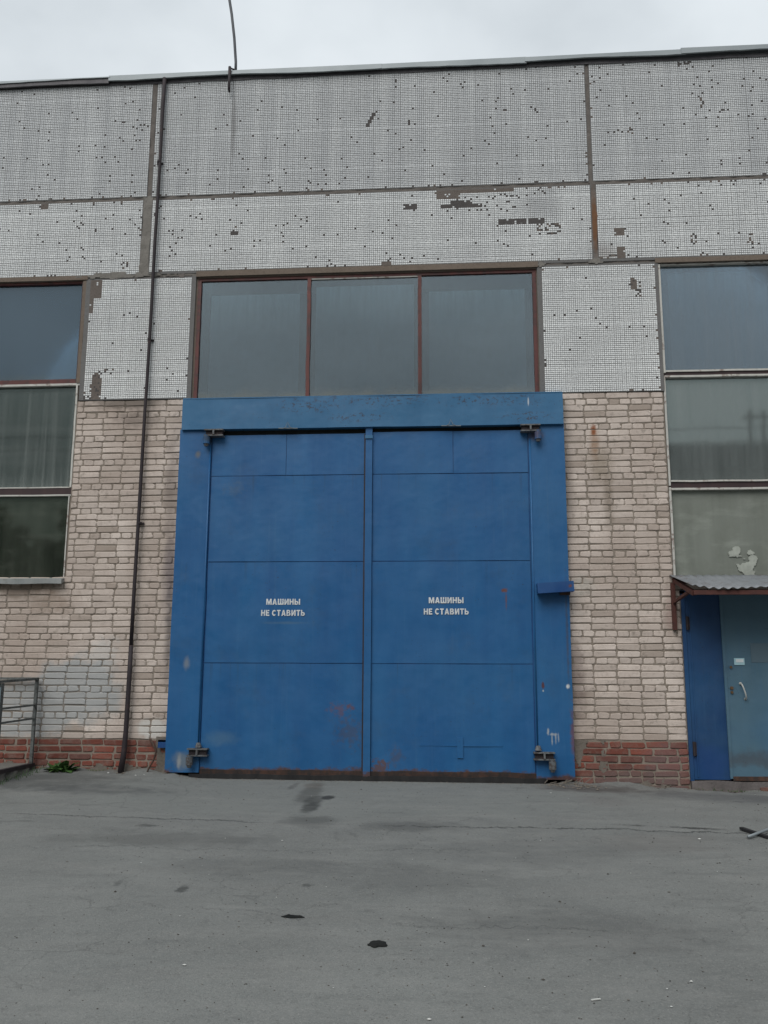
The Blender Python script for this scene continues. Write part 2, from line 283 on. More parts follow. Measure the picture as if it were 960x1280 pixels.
# --- glass: dusty pane in front, greyer pane behind
def glass(name, dust, damt, tint, ior=1.75, inner=False, extra=None, lo=.35, hi=.7, vs=(9, 1, .7)):
    t = NT(name); t.t.nodes.remove(t.b)
    st = t.noise(1.0, 5, 0.6, stretch=vs); big = t.noise(0.9, 4, 0.55, off=(3, 0, 1)); fine = t.noise(55, 3, 0.6)
    m = t.math('ADD', t.math('MULTIPLY', t.mr(st, lo, hi), 0.55), t.math('MULTIPLY', t.mr(big, .3, .7), 0.35))
    m = t.math('ADD', m, t.math('MULTIPLY', fine, 0.15))
    m = t.mr(m, 0, 1, damt[0], damt[1])
    d = t.n('ShaderNodeBsdfDiffuse'); colr = t.mix(big, dust, tuple(x*0.7 for x in dust))
    if extra: colr, m = extra(t, colr, m)
    t.put(colr, d.inputs[0])
    tr = t.n('ShaderNodeBsdfTransparent'); tr.inputs[0].default_value = (*tint, 1)
    a = t.n('ShaderNodeMixShader'); t.put(m, a.inputs[0]); t.t.links.new(tr.outputs[0], a.inputs[1]); t.t.links.new(d.outputs[0], a.inputs[2])
    fr = t.n('ShaderNodeFresnel'); fr.inputs[0].default_value = ior
    bp = t.n('ShaderNodeBump'); bp.inputs['Strength'].default_value = 0.035; bp.inputs['Distance'].default_value = 0.02
    t.put(t.noise(1.6, 2, .4), bp.inputs['Height']); t.t.links.new(bp.outputs[0], fr.inputs['Normal'])
    gl = t.n('ShaderNodeBsdfGlossy'); gl.inputs['Roughness'].default_value = 0.04 if not inner else .2; t.t.links.new(bp.outputs[0], gl.inputs['Normal'])
    gl.inputs[0].default_value = (*[min(1, x/max(tint)) for x in tint], 1)
    b = t.n('ShaderNodeMixShader'); t.t.links.new(fr.outputs[0], b.inputs[0]); t.t.links.new(a.outputs[0], b.inputs[1]); t.t.links.new(gl.outputs[0], b.inputs[2])
    t.t.links.new(b.outputs[0], t.out.inputs[0]); return t.m
def low_dirt(zl, zh, col, amt):
    def f(t, c, m):
        z = t.sep()[2]; q = t.math('ADD', z, t.math('MULTIPLY', t.noise(5, 5, .6), -.22)); k = t.math('MULTIPLY', t.mr(q, zl-.11, zh-.11, 1, 0, True), amt)
        return t.mix(k, c, col), t.math('MAXIMUM', m, k)
    return f
def light_band(zt, zl, col):  # pale band of light painted into the pane colour, fading downwards
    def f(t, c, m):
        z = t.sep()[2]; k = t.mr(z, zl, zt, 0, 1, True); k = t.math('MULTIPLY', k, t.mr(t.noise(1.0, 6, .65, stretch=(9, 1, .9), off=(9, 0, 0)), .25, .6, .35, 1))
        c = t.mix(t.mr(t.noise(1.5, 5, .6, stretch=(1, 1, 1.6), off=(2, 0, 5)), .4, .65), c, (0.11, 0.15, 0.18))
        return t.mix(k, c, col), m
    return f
M['glass_mid'] = glass('dusty_glass', (0.16, 0.21, 0.245), (0.0, 0.13), (0.84, 0.92, 0.96), 1.95, extra=low_dirt(4.42, 4.62, (0.15, 0.145, 0.105), .7))
M['glass_upper'] = glass('dusty_blue_grey_glass', (0.21, 0.25, 0.28), (0.10, 0.42), (0.80, 0.90, 0.97), 2.0)
M['inner_mid'] = glass('grey_inner_glass', (0.17, 0.235, 0.28), (0.85, 1.0), (0.5, 0.6, 0.62), 1.25, True, extra=light_band(5.95, 5.25, (0.80, 0.90, 0.92)))
M['glass_blue'] = glass('bluish_glass', (0.10, 0.155, 0.21), (0.38, 0.48), (0.72, 0.88, 1.0), 1.95, vs=(2.5, 1, 1.2), extra=low_dirt(4.72, 4.86, (0.16, 0.17, 0.14), .5))
M['inner_dark'] = glass('dark_inner_glass', (0.045, 0.065, 0.075), (0.3, 0.7), (0.5, 0.6, 0.6), 1.3, True)
def wip(t, c, m):
    q = t.math('MULTIPLY', t.mr(t.noise(3.2, 5, .6, stretch=(.8, 1, 2.2)), .5, .72), .22)
    return c, t.math('ADD', m, q)
def wip2(t, c, m):
    z = t.sep()[2]; s1 = t.noise(1.0, 6, .7, stretch=(16, 1, .35), off=(3, 0, 0))
    band = t.math('MULTIPLY', t.mr(t.noise(1.0, 5, .6, stretch=(.5, 1, 7)), .5, .68), .12)
    drip = t.math('MULTIPLY', t.mr(s1, .50, .70), .30)
    foot = t.math('MULTIPLY', t.mr(t.math('ADD', z, t.math('MULTIPLY', s1, -.5)), 3.08, 3.32, 1, 0), .35)
    return c, t.math('ADD', t.math('ADD', m, band), t.math('ADD', drip, foot))
M['glass_streak'] = glass('streaked_dirty_glass', (0.20, 0.225, 0.215), (0.03, 0.34), (0.7, 0.78, 0.76), 1.6, extra=wip2, vs=(12, 1, .45))
M['glass_dark'] = glass('dark_greenish_glass', (0.125, 0.14, 0.115), (0.05, 0.45), (0.6, 0.7, 0.62), 1.45, extra=wip, vs=(6, 1, .6))
M['glass_pale'] = glass('pale_dusty_glass', (0.27, 0.30, 0.295), (0.30, 0.62), (0.82, 0.92, 0.90), 2.0)
def low2(t, c, m):
    c2, m2 = wip(t, c, m); return t.mix(t.math('MULTIPLY', t.mr(t.noise(2.3, 6, .7), .45, .7), .4), c2, (0.16, 0.17, 0.14)), m2
M['glass_low'] = glass('mould_green_glass', (0.29, 0.31, 0.275), (0.66, 0.92), (0.6, 0.7, 0.62), 1.45, vs=(7, 1, .5), extra=low2)
M['paper'] = paint('torn_paper', (0.25, 0.265, 0.235), (0.37, 0.39, 0.345), .9).m

# --- asphalt
t = NT('asphalt', 0.9, spec=0.25)
x_, y_, z_ = t.sep()
big = t.noise(0.55, 6, 0.6); mid = t.noise(2.3, 6, 0.65, off=(4, 4, 0)); fine = t.noise(60, 4, 0.75); grit = t.noise(230, 2, 0.6)
c = t.mix(t.mr(big, .3, .7), (0.136, 0.141, 0.135), (0.182, 0.188, 0.179))
c = t.mix(t.math('MULTIPLY', t.mr(mid, .45, .75), .30), c, (0.085, 0.088, 0.088))
c = t.mix(t.math('MULTIPLY', t.mr(t.noise(1.0, 5, .6, stretch=(.8, 4, 1), off=(2, 8, 0)), .5, .75), .4), c, (0.155, 0.154, 0.146))
c = t.mix(t.math('MULTIPLY', t.mr(fine, .50, .72), .6), c, (0.24, 0.237, 0.225))
c = t.mix(t.math('MULTIPLY', t.mr(t.noise(85, 3, .7, off=(1, 5, 0)), .56, .72), .55), c, (0.035, 0.035, 0.036))
vo = t.n('ShaderNodeTexVoronoi', feature='F1'); vo.inputs['Scale'].default_value = 95; t.put(t.pos, vo.inputs['Vector'])
c = t.mix(t.math('MULTIPLY', t.mr(vo.outputs['Distance'], .15, .36, 1, 0), .5), c, t.mix(vo.outputs['Color'], (0.04, 0.04, 0.04), (0.36, 0.35, 0.33)))
# apron near the gate: paler fine concrete-like skin
ap = t.math('MULTIPLY', t.blob((-1.0, -1.0), (3.2, 1.55), .7, .25, 1.5, 'xy'), .45)
c = t.mix(ap, c, (0.165, 0.174, 0.164))
def gb(cx, cy, rx, ry, col, amt, hard=.3, wob=.6, ns=6.0):
    global c
    c = t.mix(t.math('MULTIPLY', t.blob((cx, cy), (rx, ry), hard, wob, ns, 'xy'), amt), c, col)
gb(-4.6, -.6, 1.5, .9, (0.060, 0.062, 0.062), .6); gb(-3.6, -1.1, 1.1, .35, (0.055, 0.058, 0.06), .55)
gb(1.5, -.35, .9, .35, (0.060, 0.052, 0.050), .75); gb(2.9, -.6, 1.4, .55, (0.075, 0.076, 0.080), .6); gb(1.45, -1.15, .35, .5, (0.14, 0.135, 0.13), .5)
gb(-1.43, -1.00, .15, .70, (0.060, 0.061, 0.057), .6, .5, .4, 9); gb(-1.47, -.48, .14, .32, (0.085, 0.077, 0.067), .6, .4, .4, 9)
gb(-1.31, -1.75, .11, .36, (0.038, 0.040, 0.038), .85, .45, .4, 10); gb(-1.33, -1.40, .12, .36, (0.045, 0.047, 0.045), .7, .4, .5, 12); gb(-1.22, -1.22, .085, .16, (0.024, 0.025, 0.025), .9, .5, .4, 14); gb(-1.68, -.60, .05, .4, (0.07, 0.07, 0.067), .6, .2, .9, 10)
gb(-1.2, -4.0, 1.2, .35, (0.085, 0.088, 0.086), .35); gb(-.2, -4.2, .7, .5, (0.09, 0.092, 0.09), .35); gb(-1.2, -2.4, .35, .35, (0.06, 0.062, 0.06), .6)
gb(0.5, -3.4, 1.0, .6, (0.09, 0.092, 0.091), .35); gb(1.6, -3.0, .6, .5, (0.13, 0.125, 0.118), .5); gb(-.35, -2.6, .6, .3, (0.065, .067, .066), .5)
gb(.6, -5.2, 1.1, .5, (0.075, .076, .074), .4); gb(-2.2, -3.2, 1.2, .4, (0.082, .083, .079), .5)
# worn pale dusty traces, small dark stains, darker spots beneath both rags
c = t.mix(t.math('MULTIPLY', t.mr(t.noise(1.6, 7, .72, stretch=(.7, 2.2, 1), off=(3, 3, 0)), .50, .66), .30), c, (0.225, 0.225, 0.213))
c = t.mix(t.math('MULTIPLY', t.mr(t.noise(3.1, 7, .75, stretch=(.6, 1.8, 1), off=(13, 3, 0)), .55, .68), .30), c, (0.085, 0.088, 0.086))
c = t.mix(t.math('MULTIPLY', t.mr(t.noise(16, 5, .75, off=(3, 9, 0)), .57, .66), .35), c, (0.085, 0.086, 0.082))
gb(-.88, -5.11, .04, .05, (0.02, 0.021, 0.021), .5, .4, .9, 20); gb(-.38, -5.53, .05, .07, (0.02, 0.021, 0.021), .5, .4, .9, 20)
gb(-2.5, -2.75, .13, .07, (0.05, 0.051, 0.05), .7, .4, 1.0, 16); gb(-2.1, -4.5, .04, .08, (0.04, .041, .04), .5, .3, 1, 16); gb(-1.65, -4.6, .05, .09, (0.035, .036, .035), .7, .3, 1.2, 20); gb(-.9, -4.45, .05, .06, (0.035, .037, .036), .6, .3, 1.2, 20)
def crack(x0, x1, y0, slope, w, amp, sc, seed, amt):
    global c
    wob = t.math('SUBTRACT', t.noise(sc, 8, .78, stretch=(1, .25, 0), off=(seed, 0, 0)), .5)
    yy = t.math('ADD', t.math('MULTIPLY', wob, amp*2), t.math('ADD', t.math('MULTIPLY', x_, slope), y0-slope*x0))
    d = t.math('ABSOLUTE', t.math('SUBTRACT', y_, yy))
    d = t.math('ADD', d, t.math('MULTIPLY', t.math('SUBTRACT', t.noise(24, 4, .7), .5), w*2.4)); k = t.mr(d, w*.3, w*.85, 1, 0)
    k = t.math('MULTIPLY', k, t.mr(x_, x0, x0+.25)); k = t.math('MULTIPLY', k, t.mr(x_, x1-.25, x1, 1, 0))
    k = t.math('MULTIPLY', k, t.mr(t.noise(3.0, 4, .7, off=(seed*2, 0, 0)), .38, .52))
    k = t.math('MULTIPLY', k, amt); c = t.mix(k, c, (0.020, 0.020, 0.020)); return k
k1 = crack(-4.0, -1.5, -2.30, -.09, .026, .22, 1.3, 3, .55); k2 = crack(-.8, 3.2, -2.55, -.02, .028, .30, 1.1, 11, .65)
k3 = crack(-3.4, .5, -3.6, .05, .014, .4, .9, 23, .3); k4 = crack(-2.0, 1.5, -4.9, -.12, .012, .45, 1.0, 31, .28)
# crazed asphalt: branching hairline cells in a few areas
cv = t.n('ShaderNodeTexVoronoi', feature='DISTANCE_TO_EDGE'); cv.inputs['Scale'].default_value = 1.7
wv = t.n('ShaderNodeTexNoise'); wv.inputs['Scale'].default_value = 3.5; wv.inputs['Detail'].default_value = 5; t.put(t.pos, wv.inputs['Vector'])
t.put(t.vm('ADD', t.pos, t.vm('MULTIPLY', wv.outputs['Color'], (.45, .45, 0))), cv.inputs['Vector'])
kc = t.math('MULTIPLY', t.mr(cv.outputs['Distance'], .004, .013, 1, 0), t.mr(t.noise(.8, 3, .5, off=(21, 4, 0)), .50, .60))
kc = t.math('MULTIPLY', kc, .26); c = t.mix(kc, c, (0.035, 0.035, 0.034))
k5 = crack(1.3, 2.3, -2.36, -.12, .06, .05, 3, 41, .8)
t.color(c)
t.bump(t.noise(170, 3, .7), .55, .004); t.bump(vo.outputs['Distance'], .4, .004); t.bump(mid, .25, .03)
kk = t.math('MAXIMUM', t.math('MAXIMUM', k1, k2), t.math('MAXIMUM', k3, k4)); t.bump(t.math('MULTIPLY', kk, -1), .6, .01)
t.rough(t.mr(t.noise(3, 4), .3, .7, .8, .95)); M['asphalt'] = t.m

# ------------------------------------------------------------------ mesh helpers
class MB:
    def __init__(s): s.v = []; s.f = []
    def box(s, x0, x1, y0, y1, z0, z1, jit=0.0):
        b = len(s.v)
        for x, y, z in ((x0,y0,z0),(x1,y0,z0),(x1,y1,z0),(x0,y1,z0),(x0,y0,z1),(x1,y0,z1),(x1,y1,z1),(x0,y1,z1)):
            s.v.append((x+random.uniform(-jit,jit), y+random.uniform(-jit,jit), z+random.uniform(-jit,jit)))
        for q in ((0,3,2,1),(4,5,6,7),(0,1,5,4),(1,2,6,5),(2,3,7,6),(3,0,4,7)): s.f.append(tuple(b+i for i in q))
        return s
    def tube(s, pts, r, n=8, cap=True):
        pts = [Vector(p) for p in pts]; b = len(s.v); rr = r if isinstance(r, (list, tuple)) else [r]*len(pts)
        up = None
        for i, p in enumerate(pts):
            d = (pts[min(i+1, len(pts)-1)]-pts[max(i-1, 0)]).normalized()
            if up is None: up = Vector((0, 1, 0)) if abs(d.y) < .9 else Vector((1, 0, 0))
            a = d.cross(up).normalized(); c2 = a.cross(d).normalized(); up = c2
            for k in range(n):
                t_ = 2*math.pi*k/n; q = p + (a*math.cos(t_)+c2*math.sin(t_))*rr[i]; s.v.append(tuple(q))
        for i in range(len(pts)-1):
            for k in range(n):
                k2 = (k+1) % n; s.f.append((b+i*n+k, b+(i+1)*n+k, b+(i+1)*n+k2, b+i*n+k2))
        if cap:
            s.f.append(tuple(b+k for k in range(n))); e = b+(len(pts)-1)*n; s.f.append(tuple(e+k for k in reversed(range(n))))
        return s
    def beam(s, p, q, w, h):
        """square bar between two points: w across, h the other way"""
        p, q = Vector(p), Vector(q); d = (q-p).normalized(); up = Vector((0, 0, 1)) if abs(d.z) < .9 else Vector((0, 1, 0))
        a = d.cross(up).normalized()*w/2; c2 = a.cross(d).normalized()*h/2; b = len(s.v)
        for o in (p, q):
            for e in (-a-c2, a-c2, a+c2, -a+c2): s.v.append(tuple(o+e))
        for f in ((0,1,2,3),(7,6,5,4),(0,4,5,1),(1,5,6,2),(2,6,7,3),(3,7,4,0)): s.f.append(tuple(b+i for i in f))
        return s
    def plate(s, x0, x1, z0, z1, y, th, nx=8, nz=8, amp=0.0, sc=1.0, seed=0.0, edge=0.0):
        """sheet with thickness facing -y, gently dented"""
        from mathutils import noise as mn
        b = len(s.v)
        for j in range(nz+1):
            for i in range(nx+1):
                x = x0+(x1-x0)*i/nx; z = z0+(z1-z0)*j/nz
                dy = amp*mn.noise(Vector((x*sc+seed, seed*2, z*sc)))
                ex = edge*mn.noise(Vector((x*3+seed, 9, z*3)))
                ez = ex if j in (0, nz) else 0; exx = ex if i in (0, nx) else 0
                s.v.append((x+exx, y+dy, z+ez))
        w = nx+1
        for j in range(nz):
            for i in range(nx): s.f.append((b+j*w+i, b+j*w+i+1, b+(j+1)*w+i+1, b+(j+1)*w+i))
        loop = [j for j in range(w)]+[j*w+nx for j in range(1, nz+1)]+[nz*w+i for i in range(nx-1, -1, -1)]+[j*w for j in range(nz-1, 0, -1)]
        b2 = len(s.v)
        for l in loop: v = s.v[b+l]; s.v.append((v[0], y+th, v[2]))
        L = len(loop)
        for k in range(L): s.f.append((b+loop[k], b2+k, b2+(k+1) % L, b+loop[(k+1) % L]))
        s.f.append(tuple(b2+k for k in reversed(range(L))))
        return s
    def mesh(s, name, mat, smooth=False):
        me = bpy.data.meshes.new(name); me.from_pydata(s.v, [], s.f); me.materials.append(M[mat]); me.update()
        if smooth: me.polygons.foreach_set('use_smooth', [True]*len(me.polygons))
        return me
def put(name, me, parent=None, loc=(0, 0, 0), **props):
    if isinstance(me, tuple): me = me[0].mesh(name, me[1], len(me) > 2 and me[2])
    o = bpy.data.objects.new(name, me); COL.objects.link(o); o.location = loc
    if parent is not None: o.parent = parent
    for k, v in props.items(): o[k] = v
    return o
def thing(name, label, cat, loc=(0, 0, 0), group=None):
    """Empty at the thing's base; parts are written in world coordinates and shifted by part()"""
    o = bpy.data.objects.new(name, None); COL.objects.link(o); o.location = loc; o.empty_display_size = .1
    o['label'] = label; o['category'] = cat; o['kind'] = 'thing'
    if group: o['group'] = group
    return o
def part(name, mb, mat, parent, smooth=False, **props):
    """world-coordinate mesh under a parent; the origin goes to the mesh's centre"""
    v = np.array(mb.v); cen = (v.min(0)+v.max(0))/2
    m2 = MB(); m2.v = [tuple(p) for p in (v-cen)]; m2.f = mb.f
    base = Vector((0, 0, 0)); q = parent
    while q is not None: base += q.location; q = q.parent
    return put(name, (m2, mat, smooth), parent, Vector(cen)-base, **props)
def bulk(name, V, Fc, mat, tone=None):
    me = bpy.data.meshes.new(name); n = len(V); k = Fc.shape[1]; nf = len(Fc)
    me.vertices.add(n); me.vertices.foreach_set('co', V.astype(np.float32).ravel())
    me.loops.add(nf*k); me.loops.foreach_set('vertex_index', Fc.astype(np.int32).ravel())
    me.polygons.add(nf); me.polygons.foreach_set('loop_start', np.arange(0, nf*k, k, dtype=np.int32))
    try: me.polygons.foreach_set('loop_total', np.full(nf, k, dtype=np.int32))
    except Exception: pass
    if tone is not None:
        a = me.attributes.new('tone', 'FLOAT', 'FACE'); a.data.foreach_set('value', tone.astype(np.float32))
    me.materials.append(M[mat]); me.update(calc_edges=True); me.validate(); return me
def vnoise(x, y, seed=0):
    xi = np.floor(x).astype(int); yi = np.floor(y).astype(int); xf = x-xi; yf = y-yi
    def h(a, b): 
        q = np.sin(a*127.1+b*311.7+seed*74.7)*43758.5453; return q-np.floor(q)
    u = xf*xf*(3-2*xf); v = yf*yf*(3-2*yf)
    return (h(xi, yi)*(1-u)+h(xi+1, yi)*u)*(1-v)+(h(xi, yi+1)*(1-u)+h(xi+1, yi+1)*u)*v
def fbm(x, y, seed=0, o=4):
    r = 0; a = .5
    for i in range(o): r = r+a*(vnoise(x*2**i, y*2**i, seed+i)-.5); a *= .5
    return r

# ------------------------------------------------------------------ ground
def gz(x, y):
    x = np.asarray(x, float); y = np.asarray(y, float)
    base = np.interp(x, [-9, -4, -3.2, -2.8, 1.0, 1.4, 2.6, 3.5, 9], [.05, .045, .03, -.015, -.02, -.03, -.065, -.095, -.11])
    k = np.clip(-y/2.0, 0, 1); base = base*(1-k)
    return base-.035*np.clip(-y, 0, 8)+.012*fbm(x*.9, y*.9, 3)*np.clip(-y*1.5, .3, 1)*2
xs = np.concatenate([[-400, -150, -60, -25, -14], np.arange(-9, 9.001, .06), [14, 25, 60, 150, 400]])
ys = np.concatenate([[-400, -150, -60, -30, -18], np.arange(-12, .37, .06), [2, 8, 20, 60, 150, 400]])
X, Y = np.meshgrid(xs, ys); Z = gz(X, Y) + .005*fbm(X*6, Y*6, 5)*(np.abs(X) < 9) + np.where((np.abs(X) < 9) & (Y > -.35), np.clip(.35+Y, 0, .35)*.30*(fbm(X*4, Y*4, 8)+.12)*((X < -3.1) | (X > 1.2)), 0)
V = np.stack([X.ravel(), Y.ravel(), Z.ravel()], 1); nx = len(xs); ny = len(ys)
I, J = np.meshgrid(np.arange(nx-1), np.arange(ny-1)); a = (J*nx+I).ravel()
me = bulk('ground', V, np.stack([a, a+1, a+nx+1, a+nx], 1), 'asphalt'); me.polygons.foreach_set('use_smooth', [True]*len(me.polygons))
put('ground', me, kind='structure')

# ------------------------------------------------------------------ building shell behind the facade
b = MB(); b.box(-9.4, 7.4, .62, .70, -.2, 8.6); put('interior_wall', (b, 'interior'), kind='structure')
b = MB(); b.box(-9.5, 7.5, .02, 12, 8.45, 8.70); put('roof', (b, 'roofing'), kind='structure')

# ------------------------------------------------------------------ brickwork
def brick_mesh(name, L, H, mat, seed, rag=.005):
    random.seed(seed); ch = .012; dep = .05; n = []
    hx, hz = L/2, H/2
    def oct_(hx, hz, c, j):
        p = [(-hx+c, -hz), (hx-c, -hz), (hx, -hz+c), (hx, hz-c), (hx-c, hz), (-hx+c, hz), (-hx, hz-c), (-hx, -hz+c)]
        return [(x+random.uniform(-j, j), z+random.uniform(-j*.7, j*.7)) for x, z in p]
    o = oct_(hx, hz, ch, rag); V = []
    V += [(x*(1-.010/hx), -.004+random.uniform(-.001, .001), z*(1-.006/hz)) for x, z in o]
    V += [(x, .001, z) for x, z in o]; V += [(x, dep, z) for x, z in o]
    Fc = [tuple(range(8))]
    for r in (0, 8):
        for k in range(8): k2 = (k+1) % 8; Fc.append((r+k, r+8+k, r+8+k2, r+k2))
    me = bpy.data.meshes.new(name); me.from_pydata(V, [], Fc); me.materials.append(M[mat]); me.update(); return me
def join_bricks(lst, name, mat, parent, seed):
    """lst: (mesh, x, y, z, sx, rot)"""
    VV, FF, TT = [], [], []; n = 0
    rr = random.Random(seed)
    for me, x, y, z, sx_, rt in lst:
        tn = rr.random()
        for v in me.vertices:
            px, pz = v.co.x*sx_, v.co.z
            VV.append((x+px*math.cos(rt)-pz*math.sin(rt), y+v.co.y, z+px*math.sin(rt)+pz*math.cos(rt)))
        for p in me.polygons: FF.append(tuple(n+i for i in p.vertices)); TT.append(tn)
        n += len(me.vertices)
    m = bpy.data.meshes.new(name); m.from_pydata(VV, [], FF); m.materials.append(M[mat]); m.update()
    a = m.attributes.new('tone', 'FLOAT', 'FACE'); a.data.foreach_set('value', TT)
    b = put(name, m, parent, -Vector(parent.location)); b['kind'] = 'stuff'; return b
STR = [brick_mesh('stretcher_brick', .249, .0650, 'brick', 100+i, .003+.0013*i) for i in range(7)]
HED = [brick_mesh('header_brick', .119, .0635, 'brick', 200+i, .003+.0015*i) for i in range(7)]
RSTR = [brick_mesh('red_stretcher', .243, .062, 'red', 300+i, .009) for i in range(6)]
RHED = [brick_mesh('red_header', .115, .060, 'red', 400+i, .010) for i in range(6)]
def courses(parent, spans, ztop, pitch, rows, hdr, phase, hphase, view, seed):
    """spans(z) -> list of (x0,x1); view(x) -> inside the photo. 300 largest in view become bricks, the rest one mass"""
    rr = random.Random(seed); one = []; rest = []
    for i in range(rows):
        z = ztop-pitch*(i+.5); h = hdr(i); P = .13 if h else .26; ph = hphase+rr.uniform(-.012, .012) if h else phase+rr.uniform(-.006, .006)
        for (x0, x1) in spans(z):
            k0 = math.floor((x0-ph)/P)
            x = ph+k0*P
            while x < x1:
                a_, b_ = max(x, x0), min(x+P, x1)
                x += P
                L = b_-a_
                if L < .035: continue
                full = P-.0
                src = (HED if L < .17 else STR)[rr.randrange(7)]
                base = .13 if L < .17 else .26
                it = (src, (a_+b_)/2+rr.uniform(-.003, .003), .0125+rr.uniform(-.004, .003), z+rr.uniform(-.003, .003), (L-.013)/(base-.013)*rr.uniform(.985, 1.01), rr.uniform(-.012, .012))
                (one if view((a_+b_)/2, z) else rest).append((L, it))
    one.sort(key=lambda q: -q[0]); rest += one[300:]; one = one[:300]
    for L, (me, x, y, z, sx_, rt) in one:
        o = put('brick', me, parent, Vector((x, y, z))-parent.location); o.scale = (sx_, 1, 1); o.rotation_euler = (0, -rt, 0)
    join_bricks([it for _, it in rest], 'brick_courses', 'brick', parent, seed)
def red_courses(parent, x0, x1, ztop, rows, view, seed, lim=300):
    rr = random.Random(seed); rest = []
    for i in range(rows):
        z = ztop-.077*(i+.5); x = x0+(-.13 if i % 2 else 0)+rr.uniform(-.03, .03)
        while x < x1:
            hd = rr.random() < .25; P = .13 if hd else .26
            a_, b_ = max(x, x0), min(x+P, x1); x += P
            if b_-a_ < .04: continue
            L = b_-a_; src = (RHED if L < .17 else RSTR)[rr.randrange(6)]; base = .13 if L < .17 else .26
            it = (src, (a_+b_)/2, .009+rr.uniform(-.005, .006), z+rr.uniform(-.004, .004), (L-.013)/(base-.013), rr.uniform(-.02, .02))
            if view((a_+b_)/2, z):
                me, xx, y, zz, sx_, rt = it
                o = put('red_brick', me, parent, Vector((xx, y, zz))-parent.location); o.scale = (sx_, 1, 1); o.rotation_euler = (0, -rt, 0)
            else: rest.append(it)
    if rest: join_bricks(rest, 'red_brick_courses', 'red', parent, seed)
# left wall
GL, GR = -3.20, 1.315          # brick ends tucked behind the gate frame
wl = thing('brick_wall', 'pale brick wall left of the blue gate, grey paint patch and red brick foot', 'wall', (-4.4, 0, 0))
b = MB(); b.plate(-4.575, GL, 2.25, 4.44, .0155, .33, 24, 36, .006, 9, 1); b.plate(-9.3, GL, -.15, 2.25, .0155, .33, 90, 40, .006, 9, 2)
part('mortar_bed', b, 'mortar', wl)
courses(wl, lambda z: [(-4.57, GL)] if z > 2.25 else [(-9.3, GL)], 4.442, .0749, 54, lambda i: i % 4 == 2, -3.966, -3.93, lambda x, z: x > -5.35, 11)
red_courses(wl, -9.3, GL, .395, 5, lambda x, z: x > -5.35 and z > .04, 21)
# right wall
wr = thing('brick_wall', 'pale brick pier between the blue gate and the awning door, rust stain near top', 'wall', (1.95, 0, 0))
b = MB(); b.plate(GR, 2.515, 2.25, 4.43, .0155, .33, 24, 36, .006, 9, 5); b.plate(GR, 2.585, -.25, 2.25, .0155, .33, 24, 40, .006, 9, 6)
b.plate(4.25, 7.3, -.25, 2.25, .019, .33, 30, 30, .006, 9, 7)
b.box(2.585, 4.25, .03, .3, 2.06, 2.25)
part('mortar_bed', b, 'mortar', wr)
courses(wr, lambda z: [(GR, 2.51)] if z > 2.25 else ([(GR, 4.25), (4.25, 7.3)] if z > 2.08 else [(GR, 2.58), (4.25, 7.3)]), 4.43, .0754, 53, lambda i: i % 4 == 1, 1.587, 1.488, lambda x, z: x < 2.6, 12)
red_courses(wr, GR, 2.58, .43, 7, lambda x, z: x < 3.6 and z > -.12, 22)

def render_patch(parent, x0, x1, z0, z1, fn, y=.002, th=.022, st=.016, mat='cement', seed=0, name='render_patch'):
    """thin irregular skin of cement on the wall where fn(x,z)>0"""
    xs = np.arange(x0, x1, st); zs = np.arange(z0, z1, st); b = MB(); idx = {}
    keep = set()
    for i, x in enumerate(xs):
        for j, z in enumerate(zs):
            if fn(x+st/2, z+st/2)+.35*float(fbm(np.array((x+seed)*9), np.array(z*9), seed))*2 > 0: keep.add((i, j))
    def vid(i, j, front):
        k = (i, j, front)
        if k not in idx:
            idx[k] = len(b.v); x = x0+i*st; z = z0+j*st
            jx = float(fbm(np.array(x*40), np.array(z*40), seed+5))*st*.9
            b.v.append((x+jx, (y+float(fbm(np.array(x*12.), np.array(z*12.), seed+2))*.012) if front else y+th, z+jx))
        return idx[k]
    for (i, j) in keep:
        b.f.append((vid(i, j, 1), vid(i+1, j, 1), vid(i+1, j+1, 1), vid(i, j+1, 1)))
        for (di, dj, p, q) in ((-1, 0, (i, j), (i, j+1)), (1, 0, (i+1, j+1), (i+1, j)), (0, -1, (i+1, j), (i, j)), (0, 1, (i, j+1), (i+1, j+1))):
            if (i+di, j+dj) not in keep: b.f.append((vid(*p, 1), vid(*q, 1), vid(*q, 0), vid(*p, 0)))
    if b.v: return part(name, b, mat, parent)
render_patch(wr, 1.32, 2.57, -.2, .44, lambda x, z: max(.02-(z+.06)*2.4, .22-abs(x-1.66)*7-abs(z-.2)*.7, .30-abs(x-1.40)*5.5+(z-.34)*1.6, .12-abs(x-2.3)*3-abs(z+.02)*2.5), seed=3)
render_patch(wl, -5.4, -3.2, -.05, .42, lambda x, z: max(.0-(z-.08)*3.0, (.35-abs(x+3.28)*5), .10-abs(x+4.9)*.8-abs(z-.12)*5), seed=8, y=.0)

